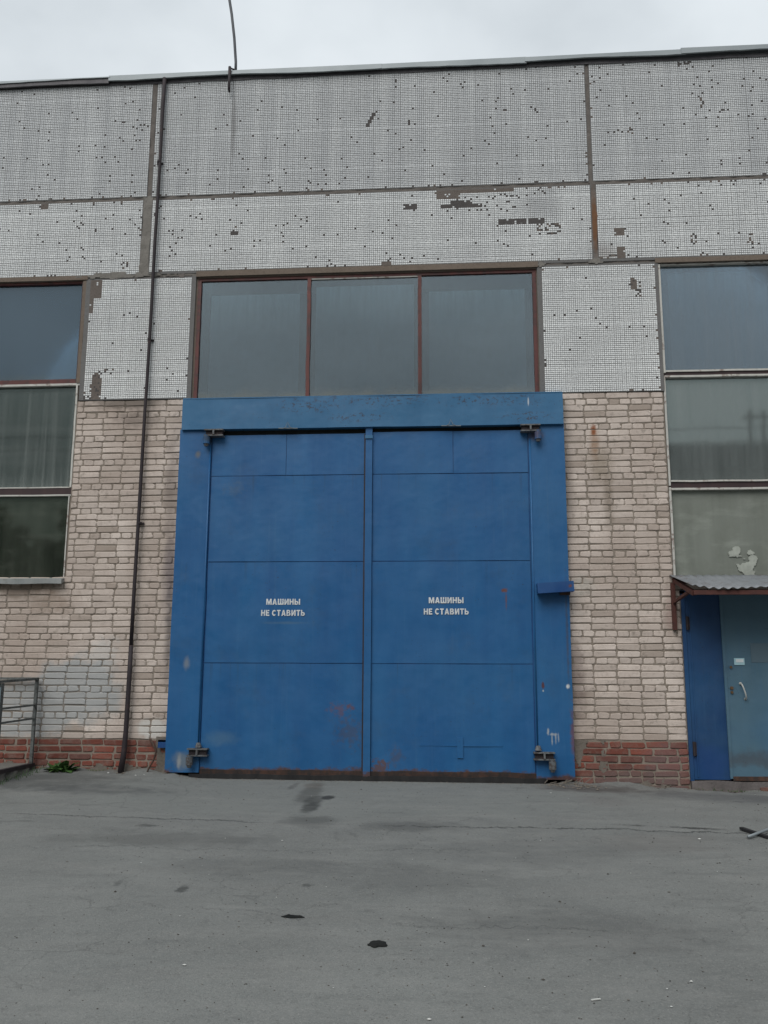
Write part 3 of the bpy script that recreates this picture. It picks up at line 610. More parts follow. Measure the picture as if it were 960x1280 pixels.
# ------------------------------------------------------------------ tiled wall panels
TP = .0245
PATCH = [(-1.01,8.02,-0.915,8.20,'diag'),(-0.137,7.064,0.806,7.112,'b'),(-0.107,6.976,0.162,7.085,'b'),(0.05,6.875,0.28,6.93,'d'),(-0.07,6.86,0.42,6.885,'d'),(-0.537,6.862,-0.397,6.90,'d'),
(0.649,6.616,0.954,6.659,'d'),(1.001,6.610,1.188,6.671,'d'),(1.12,6.461,1.38,6.60,'s'),(-0.803,6.048,-0.705,6.162,'b'),(-1.48,6.048,-1.38,6.087,'b'),(2.048,6.419,2.148,6.49,'b'),(2.075,6.086,2.137,6.249,'b'),
(1.872,6.08,2.03,6.16,'s'),(2.191,5.721,2.262,5.851,'o'),(2.26,5.6,2.31,5.8,'s'),(-4.499,5.80,-4.35,6.045,'b'),(-4.50,5.6,-4.46,5.9,'b'),(-4.40,4.44,-4.28,4.78,'o'),(-4.302,4.779,-4.143,4.827,'s'),(-4.51,4.44,-4.40,4.53,'s'),(-4.11,6.17,-4.033,6.276,'s'),
(-2.708,6.591,-2.64,6.625,'d'),(-2.70,6.65,-2.66,6.70,'s'),(-5.222,7.045,-5.141,7.10,'b'),(-3.19,5.336,-3.15,5.45,'b'),(-3.19,5.15,-3.15,5.2,'b'),(-3.17,4.45,-3.14,5.1,'s'),(2.25,7.78,2.30,7.86,'s'),(3.15,8.1,3.18,8.3,'s'),(2.9,8.68,3.1,8.73,'s'),(-0.5,8.02,-.4,8.06,'s'),(3.6,6.25,3.66,6.4,'s'),(2.95,6.28,3.0,6.4,'s'),
(0.2,6.96,1.3,7.02,'r'),(0.0,6.80,0.9,6.98,'r')]
def make_panel(x0, x1, z0, z1, label, margins=(0, 0, 0, 0), seed=0, dens=.006):
    """slab with mosaic: margins left,right,bottom,top are left without tiles"""
    p = thing('wall_panel', label, 'wall panel', ((x0+x1)/2, 0, z0), group='precast panels faced with mosaic tiles')
    b = MB(); b.plate(x0, x1, z0, z1, .0015, .26, max(2, int((x1-x0)/.25)), max(2, int((z1-z0)/.25)), .001, 3, seed, .004); part('concrete_slab', b, 'slab', p)
    ml, mr_, mb_, mt = margins
    nx = int((x1-x0-ml-mr_)/TP); nz = int((z1-z0-mb_-mt)/TP); ox = x0+ml+(x1-x0-ml-mr_-nx*TP)/2; oz = z0+mb_+(z1-z0-mb_-mt-nz*TP)/2
    I, J = np.meshgrid(np.arange(nx), np.arange(nz)); I = I.ravel(); J = J.ravel()
    cx = ox+(I+.5)*TP; cz = oz+(J+.5)*TP
    rg = np.random.default_rng(seed+50)
    den = dens*(.35+16*np.clip(fbm(cx*1.5, cz*1.5, 9)+.32, 0, 1)**3.2)
    miss = rg.random(len(cx)) < den*1.3+dens*.35
    bare = np.zeros(len(cx), bool); dark = np.zeros(len(cx), bool)
    for (a0, b0, a1, b1, kd) in PATCH:
        ins = (cx > a0-.012) & (cx < a1+.012) & (cz > b0-.012) & (cz < b1+.012)
        if not ins.any(): continue
        u = (cx-a0)/(a1-a0); v = (cz-b0)/(b1-b0); r = rg.random(len(cx))
        if kd == 'diag': ins &= np.abs(u-v) < .28
        if kd == 's': ins &= r < .36
        if kd == 'r': ins &= r < .07
        if kd == 'b': ins &= (r > .10) | (np.abs(v-.5) > .3)
        if kd == 'o': ins &= ((u-.5)**2+(v-.5)**2 < .28+.2*(r-.5)) | (r < .25)
        if kd == 'd': ins &= r > .06
        miss |= ins; bare |= ins & (kd in ('b', 'o') or False) ; dark |= ins & (kd == 'd')
        if kd in 'so': bare &= ~(ins & (r < .12)); bare |= ins & (kd == 's') & (rg.random(len(cx)) < .35)
    # ragged edge losses
    edge = (J == 0) | (J == nz-1) | (I == 0) | (I == nx-1); e = edge & (rg.random(len(cx)) < .05); miss |= e; bare |= e & (rg.random(len(cx)) < .6)
    row_j = (J % 23 == 11); jig = rg.normal(0, .0005, (len(cx), 2))
    rowoff = rg.normal(0, .0007, nz)[J]; coloff = rg.normal(0, .0006, nx)[I]
    k = ~miss; X0 = cx[k]+jig[k, 0]+coloff[k]; Z0 = cz[k]+jig[k, 1]+rowoff[k]; n = len(X0)
    h = .0105; hz = np.where(row_j[k], .0121, .0105); y0 = .0022; y1 = -.0012+rg.normal(0, .0003, n)
    Vv = np.zeros((n, 8, 3))
    for q, (sx_, sz_) in enumerate(((-1, -1), (1, -1), (1, 1), (-1, 1))):
        Vv[:, q, 0] = X0+sx_*(h-.0012); Vv[:, q, 1] = y1; Vv[:, q, 2] = Z0+sz_*(hz-.0012)
        Vv[:, q+4, 0] = X0+sx_*h; Vv[:, q+4, 1] = y0; Vv[:, q+4, 2] = Z0+sz_*hz
    fb = np.array([(0,1,2,3),(0,4,5,1),(1,5,6,2),(2,6,7,3),(3,7,4,0)])
    Ff = (np.arange(n)[:, None, None]*8+fb[None]).reshape(-1, 4)
    tone = np.clip(rg.normal(.55, .22, n)+(row_j[k])*.15, 0, 1)
    Vv = Vv.reshape(-1, 3)-np.array(p.location)
    me = bulk('mosaic_tiles', Vv, Ff, 'tile', np.repeat(tone, 5)); put('mosaic_tiles', me, p, kind='stuff')
    dk = miss & ~bare
    if dk.any():
        bb = MB()
        for X_, Z_ in zip(cx[dk], cz[dk]):
            q = TP*.50; bb.box(X_-q, X_+q, .0009+rg.normal(0, .0002), .004, Z_-q, Z_+q)
        part('empty_bed', bb, 'bed', p, kind='stuff')
    if bare.any():
        bb = MB()
        for X_, Z_ in zip(cx[bare], cz[bare]):
            q = TP*.53; bb.box(X_-q, X_+q, -.0003+rg.normal(0, .0004), .004, Z_-q, Z_+q)
        part('bare_cement', bb, 'bare', p, kind='stuff')
    return p
ZB, ZS, ZT, ZP = 6.085, 7.125, 8.80, 4.448
pTL = make_panel(-9.35, -3.835, ZS+.018, ZT, 'upper left panel of small grey mosaic tiles, left of the dark downpipe', seed=1, dens=.008)
pTC = make_panel(-3.775, 1.752, ZS+.018, ZT, 'upper middle panel of grey mosaic tiles under the roof rod, small diagonal scar', seed=2, dens=.006)
pTR = make_panel(1.795, 7.3, ZS+.018, ZT, 'upper right panel of grey mosaic tiles below the lifted roof flashing', seed=3, dens=.007)
pML = make_panel(-9.35, -3.875, ZB, ZS-.022, 'lower left mosaic tile panel over the bluish left window', seed=4, dens=.008)
pMC = make_panel(-3.765, 1.768, ZB, ZS-.022, 'long mosaic tile panel over the gate window, brown bare patches where tiles fell', seed=5, dens=.006, margins=(0, 0, .02, 0))
pMR = make_panel(1.83, 7.3, ZB, ZS-.022, 'lower right mosaic tile panel over the right window, beside the rusty brown seam', seed=6, dens=.006, margins=(0, 0, .03, 0))
pPL = make_panel(-4.555, -3.145, ZP, ZB-.04, 'near white mosaic tile panel crossed by the dark downpipe, cement patch in its upper corner', margins=(.05, .045, 0, .01), seed=7, dens=.004)
pPR = make_panel(1.085, 2.53, ZP-.012, ZB-.03, 'near white mosaic tile panel between the gate window and the right window', margins=(.05, .03, 0, .02), seed=8, dens=.004)
def strip(parent, x0, x1, z0, z1, y, mat, th=.10, name='seam_mortar', e=.012, seed=0, amp=.012):
    n1 = max(2, int((x1-x0)/.06)); n2 = max(2, int((z1-z0)/.06)); b = MB(); b.plate(x0, x1, z0, z1, y, th, n1, n2, amp, 9, seed, e); part(name, b, mat, parent)
strip(pTL, -3.835, -3.775, ZS+.0, ZT, .006, 'seam'); strip(pTC, 1.745, 1.80, ZS, ZT, .006, 'seam')
strip(pML, -3.88, -3.765, ZB-.02, ZS+.03, -.001, 'seam_light', e=.03, amp=.016); strip(pMC, 1.765, 1.835, ZB-.02, ZS+.04, .004, 'seam', e=.015)
strip(pML, -9.35, -3.86, ZS-.025, ZS+.022, .006, 'seam', seed=2); strip(pMC, -3.80, 1.78, ZS-.025, ZS+.022, .006, 'seam', seed=3); strip(pMR, 1.80, 7.3, ZS-.025, ZS+.022, .006, 'seam', seed=4)
strip(pPL, -4.60, -3.13, ZB-.045, ZB+.004, .010, 'seam_light', e=.014, seed=6); strip(pPR, 1.07, 2.53, ZB-.036, ZB+.004, .010, 'seam', e=.012, seed=7)
# pale squeezed mortar at the panel corners
render_patch(pMC, 1.0, 2.1, 6.0, 6.16, lambda x, z: .22-abs(x-1.13)*5-abs(z-6.07)*6 if x < 1.4 else .25-abs(x-1.8)*3-abs(z-6.075)*6, y=-.006, mat='seam_light', seed=31, name='corner_mortar')
render_patch(pML, -4.7, -3.6, 6.0, 6.18, lambda x, z: .30-abs(x+4.2)*.5-abs(z-6.075)*8, y=-.006, mat='seam_light', seed=33, name='corner_mortar')
render_patch(pPL, -3.6, -3.2, 6.0, 6.10, lambda x, z: .10-abs(z-6.06)*8, y=-.004, mat='seam', seed=35, name='corner_mortar')

# ------------------------------------------------------------------ windows
YP = .050   # face of the frames
def pane(w, x0, x1, z0, z1, g, inner='inner_mid', y=.075, gap=.07, mx=.05, mz=.06):
    b = MB(); b.box(x0, x1, y, y+.005, z0, z1); part('pane', b, g, w)
    b = MB(); b.box(x0+mx, x1-mx, y+gap, y+gap+.004, z0+.015, z1-mz); part('inner_pane', b, inner, w)
def bar(w, name, x0, x1, z0, z1, y0, y1, mat, nx=10):
    b = MB(); 
    if x1-x0 > z1-z0: b.plate(x0, x1, z0, z1, y0, y1-y0, nx, 1, .0, 2, x0, .004)
    else: b.plate(x0, x1, z0, z1, y0, y1-y0, 1, nx, .0, 2, x0, .004)
    part(name, b, mat, w)
def window_box(w, x0, x1, z0, z1):
    b = MB(); b.box(x0, x1, .02, .60, z1, z1+.03); b.box(x0, x1, .07, .60, z0-.03, z0); b.box(x0-.03, x0, .03, .60, z0-.02, z1+.02); b.box(x1, x1+.03, .03, .60, z0-.02, z1+.02)
    part('reveal', b, 'reveal', w)
# centre window over the gate
wc = thing('window', 'wide three pane window with dark red frame directly above the blue gate header', 'window', (-1.0, 0, 4.43))
window_box(wc, -3.12, 1.075, 4.30, 6.02)
bar(wc, 'lintel_trim', -3.14, 1.10, 6.035, 6.105, -.008, .12, 'reveal', 30)
cx_ = [-3.10, -1.715, -.345, 1.05]
for i in range(3):
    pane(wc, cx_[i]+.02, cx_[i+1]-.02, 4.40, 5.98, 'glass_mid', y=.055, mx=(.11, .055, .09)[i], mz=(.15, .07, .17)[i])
for i, x in enumerate(cx_): bar(wc, 'mullion', x-.022, x+.022, 4.40, 5.99, YP-.022, YP+.06, 'frame_red', 16)
bar(wc, 'frame_head', -3.13, 1.08, 5.985, 6.03, YP-.018, YP+.08, 'frame_red', 24)
bar(wc, 'glazing_bead', -1.69, -.37, 5.972, 5.988, YP-.014, YP+.01, 'putty')
bar(wc, 'frame_foot', -3.12, 1.08, 4.36, 4.43, YP-.015, YP+.08, 'frame_red', 24)
# left window
wl2 = thing('window', 'tall window of stacked panes over a zinc sill, bluish top pane, dark greenish below', 'window', (-6, 0, 2.25))
window_box(wl2, -9.3, -4.60, 2.25, 6.03)
bar(wl2, 'lintel_trim', -9.3, -4.54, 6.035, 6.09, -.006, .12, 'reveal', 40)
bar(wl2, 'frame_side', -4.60, -4.556, 4.68, 6.03, YP-.045, .1, 'reveal', 20)
bar(wl2, 'frame_side', -4.615, -4.592, 4.66, 6.03, YP-.03, .1, 'frame_dark', 20)
bar(wl2, 'frame_head', -9.3, -4.60, 6.005, 6.035, YP-.02, .1, 'frame_red', 30)
bar(wl2, 'transom', -9.3, -4.575, 4.675, 4.735, YP-.020, .12, 'frame_red', 30)
bar(wl2, 'glazing_bead', -9.3, -4.56, 4.65, 4.676, YP-.035, .10, 'putty', 30)
bar(wl2, 'transom', -9.3, -4.57, 3.272, 3.352, YP-.025, .12, 'frame_dark', 30)
bar(wl2, 'glazing_bead', -9.3, -4.58, 3.352, 3.366, YP-.03, .10, 'putty', 30)
bar(wl2, 'glazing_bead', -9.3, -4.58, 3.255, 3.272, YP-.03, .10, 'putty', 30)
bar(wl2, 'glazing_bead', -4.600, -4.578, 3.36, 4.655, .012, .10, 'putty', 20); bar(wl2, 'glazing_bead', -4.606, -4.592, 2.27, 3.26, .02, .10, 'putty', 16)
for k in range(3):
    xa, xb = -4.60-k*1.42-1.38, -4.60-k*1.42
    pane(wl2, xa, xb, 4.72, 6.02, 'glass_blue', 'inner_dark', y=.07)
    pane(wl2, xa, xb, 3.35, 4.665, 'glass_streak', 'inner_dark', y=.07)
    pane(wl2, xa, xb, 2.26, 3.262, 'glass_dark', 'inner_dark', y=.07)
    bar(wl2, 'mullion', xa-.042, xa+.004, 2.25, 6.02, YP-.022, .1, 'frame_red', 20)
b = MB(); y0, y1 = -.075, .06
n = 24
for i in range(n+1):
    x = -9.3+(4.72)*i/n; w_ = .006*math.sin(i*1.7)
    b.v += [(x, y1, 2.262), (x, y0+w_, 2.236+w_*.5), (x, y0+w_, 2.178+w_), (x, y0+.012, 2.178), (x, y1, 2.232)]
for i in range(n):
    for k in range(5): a_, c_ = i*5+k, i*5+(k+1) % 5; b.f.append((a_, c_, c_+5, a_+5))
b.f += [tuple(range(5)), tuple(n*5+k for k in reversed(range(5)))]
part('sill', b, 'sill', wl2)
# right window
wr2 = thing('window', 'tall right window of stacked dusty panes with white glazing beads above the awning', 'window', (5, 0, 2.25))
window_box(wr2, 2.545, 7.3, 2.25, 6.03)
bar(wr2, 'lintel_trim', 2.50, 7.3, 6.045, 6.105, -.006, .12, 'reveal', 40)
bar(wr2, 'frame_head', 2.52, 7.3, 6.022, 6.046, YP-.03, .1, 'putty', 30)
bar(wr2, 'frame_side', 2.512, 2.532, 4.45, 6.04, YP-.045, .1, 'reveal', 20)
bar(wr2, 'glazing_bead', 2.532, 2.556, 4.66, 6.03, YP-.04, .1, 'putty', 20); bar(wr2, 'glazing_bead', 2.524, 2.546, 3.30, 4.62, .012, .1, 'putty', 16); bar(wr2, 'glazing_bead', 2.524, 2.548, 2.26, 3.28, .012, .1, 'putty', 12)
bar(wr2, 'glazing_bead', 2.54, 7.3, 4.672, 4.692, YP-.035, .1, 'putty', 30); bar(wr2, 'transom', 2.54, 7.3, 4.628, 4.672, YP-.02, .12, 'frame_dark', 30); bar(wr2, 'glazing_bead', 2.54, 7.3, 4.606, 4.628, YP-.035, .1, 'putty', 30)
bar(wr2, 'transom', 2.53, 7.3, 3.272, 3.345, YP-.025, .12, 'frame_dark', 30)
b = MB(); b.plate(2.55, 7.3, 3.343, 3.362, YP-.04, .04, 60, 1, .004, 8, 4, .010); part('glazing_bead', b, 'putty', wr2)
bar(wr2, 'glazing_bead', 2.54, 7.3, 3.250, 3.272, YP-.035, .1, 'putty', 30)
for k in range(3):
    xa, xb = 2.55+k*1.45, 2.55+k*1.45+1.41
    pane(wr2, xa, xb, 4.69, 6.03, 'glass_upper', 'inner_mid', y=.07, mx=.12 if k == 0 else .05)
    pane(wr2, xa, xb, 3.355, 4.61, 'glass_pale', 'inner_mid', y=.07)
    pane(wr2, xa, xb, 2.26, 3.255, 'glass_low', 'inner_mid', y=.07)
    bar(wr2, 'mullion', xb-.002, xb+.042, 2.25, 6.03, YP-.022, .1, 'frame_red', 20)
bar(wr2, 'frame_foot', 2.54, 7.3, 2.22, 2.262, YP-.02, .12, 'frame_dark', 20)
# crumpled pale rag stuck low on the glass, right window
PB = [(3.20, 2.51, .055, .030), (3.26, 2.53, .040, .050), (3.29, 2.48, .045, .025), (3.39, 2.52, .055, .030), (3.41, 2.46, .040, .040), (3.33, 2.45, .030, .020), (3.37, 2.34, .075, .085), (3.40, 2.28, .07, .05)]
render_patch(wr2, 3.12, 3.50, 2.26, 2.60, lambda x, z: max(.20-math.hypot((x-a)/c_, (z-b_)/d_)*.22 for a, b_, c_, d_ in PB), y=.060, th=.008, st=.008, mat='paper', seed=17, name='torn_paper')

# ------------------------------------------------------------------ roof edge
rf = thing('roof_flashing', 'grey metal roof edge flashing in overlapping bent lengths along the top of the wall', 'roof flashing', (-1, 0, 8.79))
def flash(x0, x1, z0, z1, zl, zr, mat, y, seed):
    b = MB(); n = max(4, int((x1-x0)/.12)); rr = random.Random(seed)
    for i in range(n+1):
        u = i/n; x = x0+(x1-x0)*u; dz = zl+(zr-zl)*u; w_ = .010*math.sin(x*2.3+seed)+rr.uniform(-.003, .003)
        b.v += [(x, .25, z1+dz+.03), (x, y, z1+dz), (x, y-.006, z0+dz+w_), (x, y+.012, z0+dz+w_-.004), (x, y+.010, z1+dz-.01), (x, .25, z1+dz+.01)]
    for i in range(n):
        for k in range(6): a_, c_ = i*6+k, i*6+(k+1) % 6; b.f.append((a_, c_, c_+6, a_+6))
    b.f += [tuple(range(6)), tuple(n*6+k for k in reversed(range(6)))]
    part('flashing_strip', b, mat, rf)
flash(-9.4, -4.42, 8.765, 8.845, .0, .0, 'galv_dark', -.045, 1); flash(-9.4, -4.40, 8.835, 8.862, .0, -.006, 'galv', -.055, 6)
flash(-4.42, -.82, 8.80, 8.868, .0, -.005, 'galv', -.055, 2); flash(-.84, 1.02, 8.79, 8.868, -.004, .003, 'galv', -.050, 3)
flash(1.00, 3.00, 8.80, 8.862, .0, .010, 'galv', -.057, 4); flash(2.94, 7.4, 8.80, 8.875, .012, .0, 'galv', -.064, 5)
b = MB(); b.plate(-9.35, 7.35, 8.755, 8.80, -.012, .05, 120, 1, .004, 3, 2, .010); part('drip_board', b, 'galv_dark', rf)

rd = thing('roof_rod', 'thin grey bowed rod rising from the roof edge against the sky', 'rod', (-2.75, -.05, 8.6))
pts = [(-2.735, -.02, 8.86), (-2.735, -.03, 9.0), (-2.765, -.04, 9.35), (-2.81, -.05, 9.7), (-2.87, -.06, 10.05), (-2.95, -.07, 10.4), (-3.05, -.08, 10.8)]
b = MB(); b.tube(pts, .018, 8); part('rod_shaft', b, 'rod', rd, True)
b = MB(); b.tube([(-2.80, -.075, 8.90), (-2.80, -.075, 8.60), (-2.80, -.05, 8.55)], [.020, .018, .012], 8); part('anchor_stub', b, 'dark_iron', rd, True)
b = MB(); b.tube([(-2.80, -.07, 8.885), (-2.735, -.03, 8.885)], .012, 6); part('clip', b, 'dark_iron', rd)

# downpipe
dp = thing('downpipe', 'narrow dark pipe running down the whole wall left of the gate', 'pipe', (-3.72, -.06, 0))
pts = [(-3.668, -.045, 8.80), (-3.670, -.055, 8.4), (-3.668, -.055, 7.5), (-3.678, -.055, 6.5), (-3.676, -.055, 5.6), (-3.683, -.055, 4.6), (-3.690, -.05, 4.3), (-3.693, -.055, 3.2), (-3.700, -.06, 2.0), (-3.700, -.06, 1.45)]
b = MB(); b.tube(pts, [.027, .025, .021, .022, .021, .021, .020, .022, .022, .024], 10); part('pipe', b, 'dark_iron', dp, True)
b = MB(); b.tube([(-3.700, -.06, 1.46), (-3.700, -.06, 1.1), (-3.704, -.065, .5), (-3.712, -.07, .25), (-3.735, -.08, .03)], [.026, .028, .028, .032, .037], 10); part('pipe_foot', b, 'dark_iron', dp, True)
for z in (7.6, 5.2, 2.9):
    b = MB(); b.box(-3.72, -3.64, -.018, .004, z-.012, z+.012); b.tube([(-3.68, -.057, z-.010), (-3.68, -.057, z+.010)], .0255, 10); part('pipe_clamp', b, 'dark_iron', dp)

# ------------------------------------------------------------------ gate
gt = thing('metal_gate', 'large blue double leaf metal gate with white Cyrillic lettering under the three pane window', 'gate', (-.95, 0, 0))
YG = -.055      # leaf face
YF = -.085      # frame face
hd = MB(); hd.plate(-3.205, 1.330, 4.022, 4.408, YF-.03, .14, 60, 6, .010, 1.2, 3, .003); part('header_box', hd, 'blue_head', gt)
b = MB(); b.box(-3.195, 1.32, YF-.034, YF-.026, 4.401, 4.413); part('header_lip', b, 'blue_head', gt)
b = MB(); b.plate(-3.232, -2.843, .045, 4.035, YF+.012, .11, 6, 60, .006, 1.5, 5, .004); pl = part('post', b, 'blue_post', gt)
b = MB(); b.plate(.924, 1.338, .02, 4.035, YF+.012, .11, 6, 60, .006, 1.5, 9, .005); pr = part('post', b, 'blue_post', gt)
b = MB(); b.box(-2.83, .93, -.020, .02, 3.90, 4.06); part('head_gap_shade', b, 'interior', gt)  # near-black box fills the gap, standing in for its shade
def leaf(x0, x1, seamx, tops, side, seed):
    e = thing('gate_leaf', '', '', (0, 0, 0)); del e['label']; del e['category']; del e['kind']; e.parent = gt; e.location = -gt.location
    zr = [.055, 1.262, 2.428, 3.458, tops]
    g = .0045
    for j in range(3):
        b = MB(); b.plate(x0+g, x1-g, zr[j]+g, zr[j+1]-g, YG, .03, 18, 18, .011, 1.1, seed+j*3, .0025); part('sheet', b, 'blue_leaf', e)
    for (a_, c_) in ((x0, seamx), (seamx, x1)):
        b = MB(); b.plate(a_+g*.7, c_-g*.7, zr[3]+g, zr[4], YG, .03, 10, 8, .009, 1.1, seed+a_, .0025); part('sheet', b, 'blue_leaf', e)
    b = MB(); b.box(x0-.01, x1+.01, YG+.010, YG+.045, .05, tops-.01); part('leaf_core', b, 'blue_bar', e)
    return e
lf = leaf(-2.835, -.965, -1.935, 3.958, -1, 2.0)
rfl = leaf(-.905, .915, .045, 3.970, 1, 14.0)
# sheet tops differ: dark wedge above them is the shade-dark filler box under the header
b = MB(); b.plate(-.985, -.905, .03, 4.04, YG-.032, .04, 2, 40, .003, 2, 1, .002); part('centre_cover', b, 'blue_post', gt)
b = MB(); b.box(-1.003, -.984, YG-.008, YG+.02, .05, 3.95); part('cover_shadow_strip', b, 'dark_iron', gt)  # dark strip drawn as the shadow line along the cover's left edge
b = MB(); b.box(-.99, -.90, YG-.045, YG-.030, 3.885, 3.925); part('cover_clip', b, 'blue_head', gt)
for (x, s_) in ((-2.855, -1), (.940, 1)):
    b = MB(); b.tube([(x, YG-.020, .27), (x, YG-.020, 3.88)], .009, 8); part('hinge_rod', b, 'blue_post', gt, True)
def hinge(x, z, s_, top):
    e = bpy.data.objects.new('hinge', None); COL.objects.link(e); e.parent = gt; e.location = Vector((x, -.1, z))-gt.location
    b = MB()
    b.box(x-.115, x+.115, YF-.075, YF+.02, z+.035, z+.050); b.box(x-.115, x+.115, YF-.075, YF+.02, z-.035, z-.020); b.box(x-.010, x+.010, YF-.085, YF, z-.02, z+.036)
    part('hinge_bracket', b, 'hinge' if not top else 'hinge', e)
    b = MB(); b.box(x-.10, x+.10, YF-.045, YF+.012, z-.018, z+.033); part('hinge_slot', b, 'dark_iron', e)
    bx = x+s_*.085
    b = MB(); b.tube([(bx, YF-.06, z-.13), (bx, YF-.06, z-.045)], .040, 12); b.tube([(bx, YF-.06, z-.045), (bx, YF-.06, z-.02)], .022, 10); part('hinge_barrel', b, 'hinge' if not top else 'blue_post', e, False)
    b = MB(); b.tube([(bx, YF-.06, z-.160), (bx, YF-.06, z-.13)], [.022, .032], 10); part('hinge_pin', b, 'hinge', e)
hinge(-2.80, 3.965, -1, True); hinge(.945, 3.965, 1, True)
hinge(-2.845, .265, -1, False); hinge(1.005, .265, 1, False)
for (x, z) in ((-2.845, .325), (.945, .33)):
    b = MB(); b.tube([(x, YF-.02, z), (x, YF-.02, z+.05)], [.04, .022], 8); part('rod_collar', b, 'hinge', gt)
b = MB(); b.plate(-2.83, .95, .022, .085, YG-.012, .03, 80, 2, .006, 4, 7, .014); part('rusty_bottom_rail', b, 'rust_dark', gt)
b = MB(); b.plate(-2.95, 1.02, -.03, .036, YG-.03, .02, 90, 2, .010, 3, 9, .012); part('rubber_flap', b, 'rubber', gt)
b = MB(); b.beam((.972, YF-.075, 2.095), (1.372, YF-.075, 2.12), .15, .115); part('lock_box', b, 'blue_bar', gt)
b = MB(); b.box(1.23, 1.34, YF-.05, YF, 2.03, 2.065); part('lock_box_bracket', b, 'rust', gt)
b = MB(); b.box(.06, .125, YG-.012, YG+.01, .235, .455); part('patch_plate', b, 'blue_leaf', gt)
b = MB(); b.plate(-.36, .06, .362, .376, YG-.006, .015, 14, 1, .003, 3, 2, .003); b.plate(.125, .56, .362, .376, YG-.006, .015, 14, 1, .003, 3, 4, .003); part('pressed_crease', b, 'blue_leaf', gt)
b = MB(); b.box(-3.33, -3.22, -.05, -.02, .31, .395); b.box(-3.33, -3.22, -.05, .03, .375, .395); part('frame_tab', b, 'blue_bar', gt)
for xh in (-1.914, .02):
    b = MB(); b.tube([(xh-.05, YF-.045, 4.015), (xh-.02, YF-.055, 4.03), (xh, YF-.055, 4.09), (xh+.025, YF-.055, 4.03), (xh+.06, YF-.045, 4.015)], .004, 5)
    b.tube([(xh-.11, YF-.04, 4.018), (xh+.12, YF-.04, 4.014)], .006, 5); part('wire_hook', b, 'galv', gt)
def arc(cx, cy, rx, ry, a0, a1, n=10):
    return [(cx+rx*math.cos(math.radians(a0+(a1-a0)*i/n)), cy+ry*math.sin(math.radians(a0+(a1-a0)*i/n))) for i in range(n+1)]
q_ = .25
GLY = {
 'М': (1.02, [[(0,0),(0,1),(.30,1),(.51,.42),(.72,1),(1.02,1),(1.02,0),(.79,0),(.79,.66),(.60,0),(.42,0),(.23,.66),(.23,0)]]),
 'А': (.86, [[(0,0),(.30,1),(.56,1),(.86,0),(.60,0),(.55,.19),(.31,.19),(.26,0)], [(.36,.38),(.50,.38),(.43,.70)]]),
 'Ш': (1.12, [[(0,0),(0,1),(q_,1),(q_,.2),(.435,.2),(.435,1),(.685,1),(.685,.2),(.87,.2),(.87,1),(1.12,1),(1.12,0)]]),
 'И': (.82, [[(0,0),(0,1),(.24,1),(.24,.40),(.56,1),(.82,1),(.82,0),(.58,0),(.58,.60),(.26,0)]]),
 'Н': (.80, [[(0,0),(0,1),(q_,1),(q_,.61),(.55,.61),(.55,1),(.80,1),(.80,0),(.55,0),(.55,.40),(q_,.40),(q_,0)]]),
 'Ы': (1.06, [[(0,0),(0,1),(.24,1),(.24,.62),(.45,.62)]+arc(.45,.31,.27,.31,90,-90)+[(.45,0)], [(.24,.20),(.24,.43),(.40,.43)]+arc(.40,.315,.09,.115,90,-90,6), [(.81,0),(.81,1),(1.06,1),(1.06,0)]]),
 'Ь': (.76, [[(0,0),(0,1),(q_,1),(q_,.62),(.46,.62)]+arc(.46,.31,.30,.31,90,-90)+[(.46,0)], [(q_,.20),(q_,.43),(.42,.43)]+arc(.42,.315,.09,.115,90,-90,6)]),
 'Е': (.68, [[(0,0),(0,1),(.66,1),(.66,.80),(q_,.80),(q_,.61),(.61,.61),(.61,.41),(q_,.41),(q_,.20),(.68,.20),(.68,0)]]),
 'С': (.80, [arc(.42,.5,.42,.51,38,322,20)+arc(.42,.5,.17,.29,318,42,16)]),
 'Т': (.74, [[(.245,0),(.245,.79),(0,.79),(0,1),(.74,1),(.74,.79),(.495,.79),(.495,0)]]),
 'В': (.80, [[(0,0),(0,1),(.45,1)]+arc(.45,.75,.27,.25,90,-62)+arc(.48,.28,.31,.28,72,-90), [(q_,.62),(q_,.82),(.40,.82)]+arc(.40,.72,.08,.10,90,-90,6), [(q_,.18),(q_,.44),(.42,.44)]+arc(.42,.31,.10,.13,90,-90,6)]),
}
def lettering(text, cx, z, width, cap):
    cu = bpy.data.curves.new('lettering', 'CURVE'); cu.dimensions = '2D'; cu.fill_mode = 'BOTH'; cu.extrude = .012
    x = 0; rr = random.Random(len(text))
    for ch in text:
        if ch == ' ': x += .36; continue
        w_, cs = GLY[ch]
        for pts in cs:
            sp = cu.splines.new('POLY'); sp.points.add(len(pts)-1)
            for k, (a_, b_) in enumerate(pts): sp.points[k].co = (x+a_, b_, 0, 1)
            sp.use_cyclic_u = True
        x += w_+.15
    o = bpy.data.objects.new('lettering', cu); COL.objects.link(o); bpy.context.view_layer.update()
    dg = bpy.context.evaluated_depsgraph_get(); me = bpy.data.meshes.new_from_object(o.evaluated_get(dg)); bpy.data.objects.remove(o)
    co = np.array([v.co[:] for v in me.vertices]); w = co[:, 0].max()-co[:, 0].min(); h = 1.0
    mx = (co[:, 0].max()+co[:, 0].min())/2
    new = np.stack([(co[:, 0]-mx)*width/w, -co[:, 2]*.05, co[:, 1]*cap/h], 1)
    me.vertices.foreach_set('co', new.astype(np.float32).ravel()); me.materials.clear(); me.materials.append(M['letter']); me.update()
    o = bpy.data.objects.new('lettering', me); COL.objects.link(o); return o
